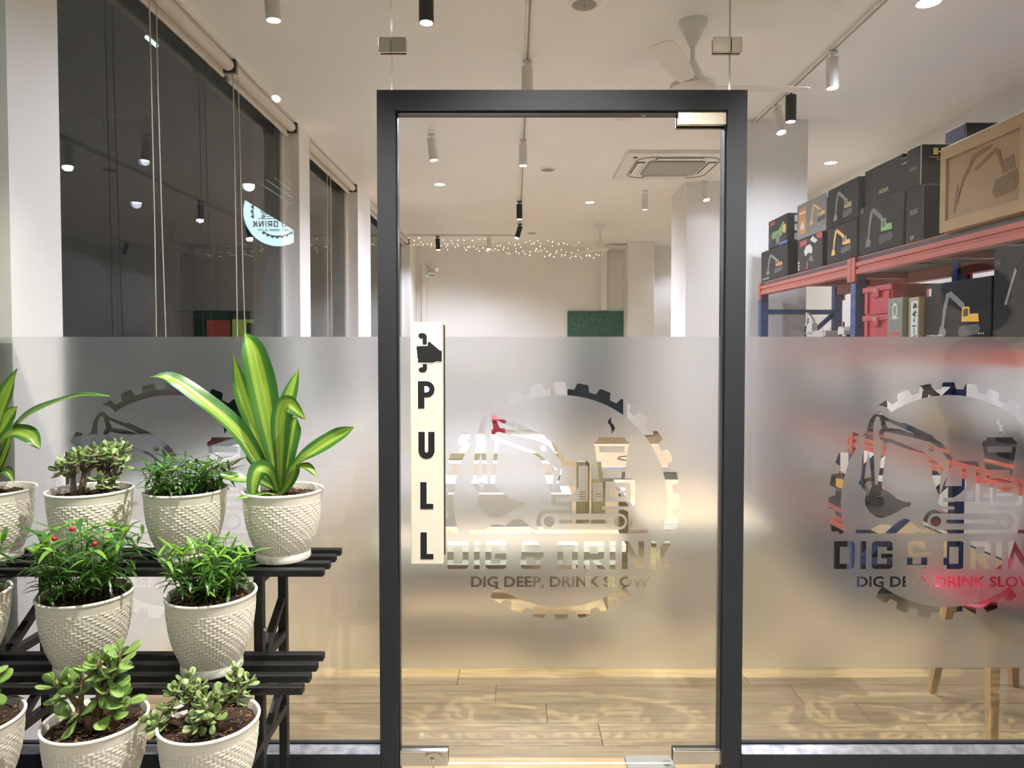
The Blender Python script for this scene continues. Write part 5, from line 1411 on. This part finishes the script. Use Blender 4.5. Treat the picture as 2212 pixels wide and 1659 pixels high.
lamp('white spotlight on the rack track nearest the storefront', V(trx, atz(1797, 102, ZC).y, ZC), (.03, 0), 'white', power=.5)
lamp('black spotlight on the track over the rack', V(trx, atz(1706, 186, ZC).y, ZC), power=.1)
lamp('white spotlight on the rack track next to the pillar', V(trx + .02, atz(1670, 288, 2.84).y, ZC), (.1, -.3), 'white', power=.012)
lamp('white spotlight leaning in front of the pillar seen in the door glass', V(1.87, 4.80, ZC), (.1, -.3), 'white', power=.012)
lamp('white unlit spotlight beside the ceiling air conditioner', V(atz(1393, 452, 2.83).x, min(8.6, atz(1393, 452, 2.83).y), ZC), body='white', on=False, power=0)
lamp('black spotlight on the cross track above the emergency light', V(atz(946, 508, ZC).x, yb_, ZC), (.05, -.1), power=.5)
lamp('bright white spotlight on the cross track', V(atz(1057, 507, ZC).x, yb_, ZC), (-.05, -.25), 'white', power=.7)
lamp('black tilted spotlight on the short far track', V((a_.x + b_.x) / 2, (min(a_.y, YB - .02) + b_.y) / 2, ZC), (.25, -.1), on=False, power=.25)
def downlight(label, p, power=.9):
    t = thing('downlight', label, 'downlight', (p.x, p.y, ZC), 'recessed downlights')
    MB().lathe([(.052, -.001), (.056, -.004), (.066, -.003), (.068, 0)], 36, (p.x, p.y, ZC), closed=True).build('trim_ring', M['white_pl'], t, True)
    MB().cyl((p.x, p.y, ZC - .0005), (p.x, p.y, ZC - .002), .052, n=32).build('lens', M['lens'], t)
    spot('lamp_light', (p.x, p.y, ZC - .02), (p.x, p.y, 0), IN_LAMP * power, IN_COL, 165, .8, .05, t)
downlight('recessed downlight left of the middle track', atz(950, 398, ZC), .4)
downlight('recessed downlight between the middle track and the air conditioner', atz(1274, 437, ZC), .5)
downlight('recessed downlight at the top edge above the rack', atz(2006, 5, ZC))
downlight('recessed downlight beyond the stacked boxes', V(2.85, 4.2, ZC))
# indoor speakers / detectors
for k, (px, py, lab) in enumerate(((1262, 6, 'round white ceiling speaker at the top edge'), (1183, 365, 'round white ceiling speaker right of the middle track'), (1150, 503, 'small round ceiling speaker near the cross track'))):
    p = atz(px, py, ZC); t = thing('ceiling_speaker', lab, 'speaker', p, 'ceiling speakers')
    MB().lathe([(.001, -.012), (.062, -.011), (.075, -.008), (.078, 0)], 40, p, closed=True).build('cover', M['white_pl'], t, True)
    MB().lathe([(.001, -.0135), (.058, -.0125), (.06, -.0112)], 36, p, closed=True).build('grille', M['grey_pl'], t, True)
    MB().box(p + V(-.002, -.012, -.0148), p + V(.002, .012, -.0134)).build('slot', M['dark_pl'], t)
# air conditioner cassette
c0 = atz(1357, 324, ZC); SZ = .95
ac = thing('air_conditioner', 'white square ceiling cassette air conditioner', 'air conditioner', (c0.x + SZ / 2, c0.y + SZ / 2, ZC))
def loop(cx, cy, h, r, n=8): return [(cx + x, cy + y) for x, y in rrect(-h, -h, h, h, (r, r, r, r), n)]
acx, acy = c0.x + SZ / 2, c0.y + SZ / 2
mb = MB(); mb.prism(loop(acx, acy, SZ / 2, .03), (0, 0, ZC - .03), (1, 0, 0), (0, 1, 0), (0, 0, 1), .029); mb.build('panel', M['white_pl'], ac)
mb = MB(); q = loop(acx, acy, .37, .14); p_ = loop(acx, acy, .36, .13); n = len(q)
mb.add([(x, y, ZC - .0302) for x, y in q] + [(x, y, ZC - .0302) for x, y in p_] + [(x, y, ZC - .036) for x, y in q] + [(x, y, ZC - .036) for x, y in p_], [(i, (i+1) % n, n + (i+1) % n, n + i) for i in range(n)] + [(2*n+i, 3*n+i, 3*n+(i+1) % n, 2*n+(i+1) % n) for i in range(n)] + [(i, 2*n+i, 2*n+(i+1) % n, (i+1) % n) for i in range(n)] + [(n+i, n+(i+1) % n, 3*n+(i+1) % n, 3*n+i) for i in range(n)])
mb.build('shadow_gap', M['grey_pl'], ac)
mb = MB(); mb.prism(loop(acx, acy, .25, .05), (0, 0, ZC - .042), (1, 0, 0), (0, 1, 0), (0, 0, 1), .0118); gr_ = mb.build('grille', M['grey_pl'], ac)
mb = MB()
for k in range(19): x = acx - .225 + k * .025; mb.box((x - .002, acy - .225, ZC - .046), (x + .002, acy + .225, ZC - .0421))
for k in range(10): y = acy - .225 + k * .05; mb.box((acx - .23, y - .0015, ZC - .045), (acx + .23, y + .0015, ZC - .0421))
mb.build('grille_bars', M['white_pl'], gr_)
for (dx, dy) in ((0, -1), (0, 1), (-1, 0), (1, 0)):
    hx_, hy_ = (.2, .03) if dx == 0 else (.03, .2)
    v = MB().box((acx + dx * .315 - hx_ - .006, acy + dy * .315 - hy_ - .006, ZC - .034), (acx + dx * .315 + hx_ + .006, acy + dy * .315 + hy_ + .006, ZC - .0302)).build('vent_slot', M['dark_pl'], ac)
    MB().box((acx + dx * .315 - hx_, acy + dy * .315 - hy_ + .004, ZC - .040), (acx + dx * .315 + hx_, acy + dy * .315 + hy_, ZC - .0345), .002).build('flap', M['white_pl'], v)
MB().cyl((c0.x + .08, c0.y + .12, ZC - .031), (c0.x + .08, c0.y + .12, ZC - .034), .02, n=20).build('sensor', M['dark_pl'], ac)
# ceiling fans
def fan(label, mount, py_motor, rot):
    X, Y = mount.x, mount.y; zm = at(1297, py_motor, Y).z
    t = thing('ceiling_fan', label, 'ceiling fan', (X, Y, ZC), 'ceiling fans')
    MB().lathe([(.075, -.001), (.072, -.012), (.03, -.10), (.016, -.13), (.001, -.131)], 32, (X, Y, ZC), closed=True).build('canopy', M['white_pl'], t, True)
    MB().cyl((X, Y, ZC - .12), (X, Y, zm + .09), .012, n=14).build('down_rod', M['white_pl'], t, True)
    MB().lathe([(.014, .16), (.03, .13), (.06, .07), (.075, .045), (.115, .035), (.118, .012), (.10, .0), (.001, -.002)], 36, (X, Y, zm - .03), closed=True).build('motor', M['white_pl'], t, True)
    for k in range(3):
        a = rot + k * 2 * PI / 3; d = V(math.cos(a), math.sin(a), 0); s = V(-math.sin(a), math.cos(a), 0)
        c = V(X, Y, zm - .012); bl = MB()
        vs = []
        for (q, w) in ((.11, .03), (.17, .05), (.35, .06), (.58, .055), (.60, .04)):
            for (e, h) in ((-1, -.006), (1, .006)):
                for th in (0, .003): vs.append(c + d * q + s * (w * e) + V(0, 0, h + th))
        fs = []
        for k2 in range(4):
            b0 = k2 * 4; fs += [(b0, b0+2, b0+6, b0+4), (b0+1, b0+5, b0+7, b0+3), (b0, b0+4, b0+5, b0+1), (b0+2, b0+3, b0+7, b0+6)]
        fs += [(0, 1, 3, 2), (16, 18, 19, 17)]
        bl.add(vs, fs); bl.build('blade', M['white_pl'], t)
    return t
fan('white ceiling fan hanging above the right corner of the door frame', atz(1497, 47, ZC), 185, .05)
fan('white ceiling fan far down the room above the green door', atz(1297, 484, ZC), 537, .02)
# roller blinds and cords
def blind(label, ya, yb):
    X, Z = -1.645, 3.008
    t = thing('roller_blind', label, 'roller blind', (X, (ya + yb) / 2, Z), 'rolled-up roller blinds')
    MB().cyl((X, ya + .02, Z), (X, yb - .02, Z), .034, n=24).build('fabric_roll', M['blind'], t, True)
    for y in (ya, yb - .012): MB().box((X - .04, y, Z - .04), (X + .04, y + .012, ZC - .005), .003).build('bracket', M['dark_pl'] if y > ya else M['white_pl'], t)
    MB().box((X - .034, ya + .02, Z - .055), (X - .028, yb - .02, Z), .001).build('fabric_drop', M['blind'], t)
    MB().cyl((X - .031, ya + .02, Z - .06), (X - .031, yb - .02, Z - .06), .011, n=14).build('bottom_bar', M['blind'], t, True)
    return t
blind('long rolled-up beige blind over the near end of the first window', .29, 1.90)
blind('rolled-up beige blind over the far end of the first window', 1.93, 3.05)
blind('rolled-up beige blind over the middle window', 3.36, 5.03)
blind('rolled-up beige blind over the farthest window', 5.71, 8.65)
def cordpair(label, pts):
    t = thing('blind_cord', label, 'blind cord', atx(pts[0][0][0], pts[0][0][1], -1.63), 'blind pull cords')
    for p in pts:
        q = [atx(x, y, -1.63) for x, y in p]; y0 = q[0].y; 
        MB().tube([V(-1.63, v.y, v.z) for v in q], .0033, 6).build('strand', M['cord'], t, True)
    return t
cordpair('pair of pale pull cords hanging down the near side of the first window', [[(322, -20), (327, 200), (334, 500), (338, 760)], [(337, -20), (341, 200), (350, 500), (359, 760)]])
cordpair('pair of pale pull cords hanging at the far side of the first window', [[(503, 150), (507, 350), (511, 600), (513, 760)], [(514, 160), (519, 350), (525, 600), (531, 760)]])
cordpair('pair of thin pull cords hanging in the middle window', [[(707, 350), (707, 500), (708, 760)], [(714, 355), (715, 500), (717, 760)]])
# far wall fittings
e0 = at(934, 592, YB - .03)
em = thing('emergency_light', 'twin-head emergency light on the far wall', 'emergency light', (e0.x, YB, e0.z))
MB().box((e0.x - .08, YB - .06, e0.z - .04), (e0.x + .08, YB, e0.z + .04), .008).build('case', M['white_pl'], em)
for s in (-1, 1):
    MB().cyl((e0.x + s * .07, YB - .045, e0.z + .075), (e0.x + s * .08, YB - .10, e0.z + .065), .032, .036, n=20).build('lamp_head', M['chrome'], em, True)
MB().box((e0.x - .05, YB - .0615, e0.z - .03), (e0.x + .04, YB - .06, e0.z - .02)).build('slot', M['dark_pl'], em)
MB().sphere((e0.x - .085, YB - .055, e0.z - .035), .010, 10, 6).build('indicator', emit('green_led', (.1, 1, .35, 1), 3), em)
w0 = at(934, 556, YB)
MB().box((w0.x - .07, YB - .01, w0.z - .07), (w0.x + .07, YB, w0.z + .07), .01).build('wall_plate', M['white_pl'], origin=(0, 0, 0))
tag(bpy.data.objects['wall_plate'], 'square white cover plate above the emergency light', 'wall plate')
# fairy lights near the far wall
mfl = emit('fairy_bulb', (1, .92, .66, 1), 2.2)
r = random.Random(21)
for k, (pa_, pb_, sag, lab) in enumerate((((874, 482), (1305, 527), 10, 'topmost string of tiny warm lights'), ((874, 500), (1303, 541), 9, 'second string of tiny warm lights from the top'),
                                          ((876, 515), (1300, 548), 8, 'third string of tiny warm lights from the top'), ((880, 526), (1298, 554), 6, 'lowest string of tiny warm lights'))):
    Yk = 8.75 - .12 * k
    P_ = [at(pa_[0] + (pb_[0] - pa_[0]) * q, pa_[1] + (pb_[1] - pa_[1]) * q + sag * math.sin(q * PI * (2 + k % 2)) ** 2 * .8, Yk) for q in np.linspace(0, 1, 33)]
    t = thing('string_lights', lab + ' across the far end of the room', 'string lights', P_[16], 'strings of fairy lights')
    MB().tube(P_, .0012, 4).build('wire', M['white_pl'], t)
    mb = MB()
    for q in np.arange(0.01, 1, .026):
        i = min(31, int(q * 32)); p = P_[i].lerp(P_[i + 1], q * 32 - i) + V(r.uniform(-.03, .03), 0, r.uniform(-.05, .03))
        mb.sphere(p, r.uniform(.006, .011), 6, 4)
    mb.build('bulbs', mfl, t, kind='stuff')

# ================================================================== outdoors: entrance lamps, sign, passer-by, far shops
for k, (x, lab) in enumerate(((-.86, 'black soffit lamp outside above the plants'), (.13, 'black soffit lamp outside above the door'), (1.12, 'black soffit lamp outside above the panel next to the rack'))):
    lamp(lab, V(x, -.74, 3.25), (0, .02), out=True, group='soffit lamps outside', length=.2, rad=.04, drop=.08, size=94, power=(.8, 1.3, 1.3)[k])
for k, (x, y) in enumerate(((2.9, -3.0), (4.6, -3.0))):  # added wash lamps: brighten the wall so its reflection hazes the glass
    lamp(['added black lamp washing the pale wall opposite', 'farther added black lamp washing the pale wall opposite'][k], V(x, y, 3.25), (0, -1.1), out=True, group='soffit lamps outside', power=2.0, size=120)
for k, (x, y) in enumerate(((-1.6, -2.6), (.9, -2.9))):  # added fill lamps that lift the fronts of the pots
    lamp(['added fill lamp outside behind the viewer on the plant side', 'added fill lamp outside behind the viewer on the door side'][k], V(x, y, 3.25), (.1, .5), out=True, group='soffit lamps outside', power=.3, size=120)
def mir(px, py, D): p = at(px, py, D); return V(p.x, -D, p.z)     # a thing outside whose mirror image stands at that pixel
DS = 4.0
sc_ = mir(600, 458, DS); R_ = 73 * (DS + 2.25) / F_PX
sg = thing('round_sign', 'round backlit shop sign hanging outside, mirrored in the glass', 'sign', sc_)
MB().cyl((sc_.x, -DS - .09, sc_.z), (sc_.x, -DS, sc_.z), R_ * 1.02, n=64).build('case', M['frame'], sg, True)
MB().cyl((sc_.x, -DS + .0005, sc_.z), (sc_.x, -DS + .006, sc_.z), R_, n=64).build('lit_face', emit('sign_face', (.62, .92, 1, 1), 15.0), sg)
mink = plain('sign_ink', srgb(20, 36, 60), .6, var=0)
mb = MB(); kk = R_ / 330.0
for lp in LOOPS:
    ar = sum(lp[i][0] * lp[(i + 1) % len(lp)][1] - lp[(i + 1) % len(lp)][0] * lp[i][1] for i in range(len(lp)))
vs = []; es = []
for lp in LOOPS:
    n0 = len(vs); m0 = len(lp); vs += lp; es += [(n0 + i, n0 + (i + 1) % m0) for i in range(m0)]
rr_ = mgeo.delaunay_2d_cdt([Vector(p) for p in vs], es, [], 0, 1e-6)
fs = [tuple(f) for f in rr_[2] if fld[min(NG - 1, max(0, int((sum(rr_[0][i].y for i in f) / 3 + HALF) * RES))), min(NG - 1, max(0, int((sum(rr_[0][i].x for i in f) / 3 + HALF) * RES)))] >= .5]
mb.add([(sc_.x - p.x * kk, -DS + .0075, sc_.z + p.y * kk) for p in rr_[0]], fs); mb.build('emblem', mink, sg, label='dark emblem and lettering on the lit face')
MB().box((sc_.x - .02, -DS - .06, sc_.z + R_), (sc_.x + .02, -DS - .03, 4.2)).build('hanger', M['frame'], sg)
# added unseen panel and post that cut off the sign's mirror image
cn = thing('sign_occluder', 'added dark sloping panel and post cutting off the mirrored round sign', 'canopy', (mir(634, 700, 3.85).x + .15, -3.85, 0))
p0, p1 = mir(500, 414, 3.85), mir(634, 497, 3.85)
mb = MB(); mb.prism([(p0.x, p0.z), (p1.x, p1.z), (p1.x + .6, p1.z - .35), (p1.x + .6, p0.z + 1.0), (p0.x, p0.z + 1.0)], (0, -3.88, 0), (1, 0, 0), (0, 0, 1), (0, 1, 0), .03); mb.build('occluder_panel', M['black'], cn)
MB().box((p1.x, -3.9, -.02), (p1.x + .30, -3.85, p1.z + .2), .004).build('post', M['black'], cn)
md = emit('led_dash', (.75, .92, 1, 1), 5)
for k, (q0, q1) in enumerate((((562, 396), (633, 443)), ((574, 387), (633, 428)), ((592, 383), (631, 412)), ((615, 386), (631, 398)))):
    A_, B_ = mir(q0[0], q0[1], 3.82), mir(q1[0], q1[1], 3.82); o = MB()
    nseg = max(2, int((B_ - A_).length / .045))
    for j in range(nseg): o.bar(A_.lerp(B_, (j + .12) / nseg), A_.lerp(B_, (j + .80) / nseg), .005, .005)
    o.build('led_strip', md, cn)
# far shops and lights seen through the side windows
def sign_board(label, px0, py0, px1, py1, Y, col, st, text=None, tcol=None):
    a, b = at(px0, py1, Y), at(px1, py0, Y); t = thing('shop_front', label, 'shop front', ((a.x + b.x) / 2, Y, -.04), 'lit shops outside the side windows')
    MB().box((a.x, Y, -.04), (b.x, Y + .5, b.z), .01).build('front', M['black'], t)
    MB().box((a.x + .02, Y - .02, a.z), (b.x - .02, Y - .001, b.z - .02), .004).build('glow_panel', emit('sign_' + label[:6].strip(), col, st), t)
    return t, a, b
sign_board('far shop with a red lit front outside the first window', 446, 690, 499, 745, 14.0, (.9, .07, .05, 1), .35)
s_, a, b = sign_board('far shop with a yellow-green lit front outside the first window', 501, 688, 602, 745, 14.0, (.75, .85, .12, 1), .55)
MB().box((a.x + .35, 13.97, a.z + .1), (a.x + .75, 13.979, b.z - .1)).build('dark_window', M['dark_pl'], s_)
MB().box((a.x + .05, 13.95, b.z + .0), (a.x + .1, 13.97, b.z + .1)).build('lamp', M['white_pl'], s_)
sign_board('far dark green block outside the first window', 378, 671, 499, 688, 15.2, (.02, .06, .05, 1), .25)  # block is unlit; a faint glow stands in for its tone
sign_board('small blue lit board outside the middle window', 716, 660, 735, 694, 8.3, (.30, .48, .9, 1), .5)
sign_board('small pale blue lit board outside the first window', 600, 700, 634, 745, 8.2, (.45, .65, .9, 1), .5)
fx = at(334, 92, 5.0)
ft = thing('tube_lamp', 'bright white tube lamp outside the first window', 'tube lamp', fx)
MB().box(fx + V(-.06, -.12, .03), fx + V(.10, .12, .05), .004).build('housing', M['grey_pl'], ft)
MB().cyl(fx + V(-.03, -.1, .01), fx + V(-.03, .1, .01), .02, n=10).cyl(fx + V(.05, -.1, .01), fx + V(.05, .1, .01), .02, n=10).build('tubes', emit('cold_tube', (.75, 1, .98, 1), 4), ft)
MB().bar(fx + V(.02, 0, .05), V(fx.x + .02, fx.y, 6.5), .02, .02).build('hanger', M['dark_pl'], ft)

# passer-by mirrored in the glass: stands in profile, looking along the shop front
hp_ = mir(2118, 655, 1.2)
pe = thing('person', 'person with bushy dark hair in dark clothes, seen in profile mirrored in the glass', 'person', (hp_.x, hp_.y, -.02))
HX, HY, HZ = hp_.x, hp_.y, hp_.z
me = bpy.data.meshes.new('body')
J = {'pel': (0, 0, .92), 'waist': (0, 0, 1.06), 'chest': (.0, 0, 1.28), 'neck': (0.0, 0, 1.44), 'neck2': (.015, 0, 1.50),
     'shl': (0, .17, 1.38), 'ell': (-.03, .22, 1.12), 'wrl': (.06, .21, .90), 'shr': (0, -.17, 1.38), 'elr': (-.03, -.22, 1.12), 'wrr': (.06, -.21, .90),
     'hipl': (0, .09, .88), 'knl': (.02, .10, .48), 'anl': (-.01, .10, .09), 'tol': (.14, .11, .045), 'hipr': (0, -.09, .88), 'knr': (.03, -.10, .48), 'anr': (.0, -.10, .09), 'tor': (.15, -.11, .045)}
E = [('pel', 'waist'), ('waist', 'chest'), ('chest', 'neck'), ('neck', 'neck2'), ('chest', 'shl'), ('shl', 'ell'), ('ell', 'wrl'), ('chest', 'shr'), ('shr', 'elr'), ('elr', 'wrr'), ('pel', 'hipl'), ('hipl', 'knl'), ('knl', 'anl'), ('anl', 'tol'), ('pel', 'hipr'), ('hipr', 'knr'), ('knr', 'anr'), ('anr', 'tor')]
RAD = dict(pel=.13, waist=.12, chest=.14, neck=.06, neck2=.055, shl=.065, ell=.045, wrl=.03, shr=.065, elr=.045, wrr=.03, hipl=.095, knl=.06, anl=.042, tol=.035, hipr=.095, knr=.06, anr=.042, tor=.035)
FI = []
for s, w in ((1, 'wrl'), (-1, 'wrr')):
    wx, wy, wz = J[w]; pk = 'palm' + w; J[pk] = (wx + .015, wy, wz - .07); RAD[pk] = .026; E.append((w, pk))
    for f in range(4):
        k1, k2 = 'f%d%s' % (f, w), 'g%d%s' % (f, w); fx_ = wx - .015 + f * .02
        J[k1] = (fx_, wy, wz - .125 + abs(f - 1.5) * .006); J[k2] = (fx_ + .004, wy - s * .012, wz - .165 + abs(f - 1.5) * .01); RAD[k1] = .0088; RAD[k2] = .0075; E += [(pk, k1), (k1, k2)]
    k1, k2 = 'ta' + w, 'tb' + w; J[k1] = (wx + .05, wy - s * .012, wz - .06); J[k2] = (wx + .06, wy - s * .02, wz - .10); RAD[k1] = .011; RAD[k2] = .0085; E += [(pk, k1), (k1, k2)]
keys = list(J); ix = {k: i for i, k in enumerate(keys)}
me.from_pydata([J[k] for k in keys], [(ix[a], ix[b]) for a, b in E], [])
bo = link_mesh('body', me, pe)
sk = bo.modifiers.new('skin', 'SKIN'); 
for k in keys:
    sv = me.skin_vertices[0].data[ix[k]]; sv.radius = (RAD[k], RAD[k] * (1.25 if k in ('chest', 'waist', 'pel') else 1)); sv.use_root = (k == 'pel')
bo.modifiers.new('sub', 'SUBSURF').render_levels = 1
bo.data.materials.append(M['cloth_dk'])
# head with a profile, bushy hair
hb = MB(); rings = []
prof = [(-.115, .045, .00), (-.09, .062, .012), (-.06, .072, .016), (-.02, .078, .010), (.02, .08, .006), (.06, .078, .0), (.10, .058, -.008), (.125, .02, -.01)]
for (z, w, f) in prof:
    for i in range(20):
        a = 2 * PI * i / 20; x = math.cos(a) * w * 1.22 + f; y = math.sin(a) * w * .95
        if math.cos(a) > .9:
            if abs(z + .02) < .001: x += .026                       # nose
            if abs(z + .06) < .001: x += .014                       # mouth
            if abs(z + .09) < .001: x += .012                       # chin
            if abs(z - .02) < .001: x -= .002
        rings.append((x, y, z))
n = 20
fs = [(k*n+i, k*n+(i+1) % n, (k+1)*n+(i+1) % n, (k+1)*n+i) for k in range(len(prof) - 1) for i in range(n)] + [tuple(range(n))[::-1], tuple(range((len(prof)-1)*n, len(prof)*n))]
hz = HZ + .02 - .04
hb.add([(x + .01 + HX, y + HY, z + hz) for x, y, z in rings], fs); hd = hb.build('head', M['skin'], pe, 'all')
for s in (-1, 1):
    MB().sphere((HX + .085, HY + s * .032, hz + .012), .011, 10, 6).build('eye', M['white_pr'], hd, 'all')
    MB().sphere((HX + .0, HY + s * .078, hz - .01), .026, 10, 6, (.6, .35, 1)).build('ear', M['skin'], hd, 'all')
mb = MB(); r = random.Random(2)
mb.sphere((HX - .03, HY, hz + .075), .112, 18, 12, (1.18, 1.0, .92))
for _ in range(170):
    a = r.uniform(0, 2 * PI); e = r.uniform(-.5, 1.5)
    d = V(math.cos(a) * math.cos(e) * 1.2, math.sin(a) * math.cos(e), math.sin(e))
    p = V(HX - .03, HY, hz + .075) + d * .105
    if p.x > HX + .06 and p.z < hz + .04: continue
    mb.sphere(p, r.uniform(.018, .032), 7, 5)
mb.sphere((HX + .085, HY, hz + .075), .045, 10, 7)
mb.build('hair', M['hair'], pe, 'all')
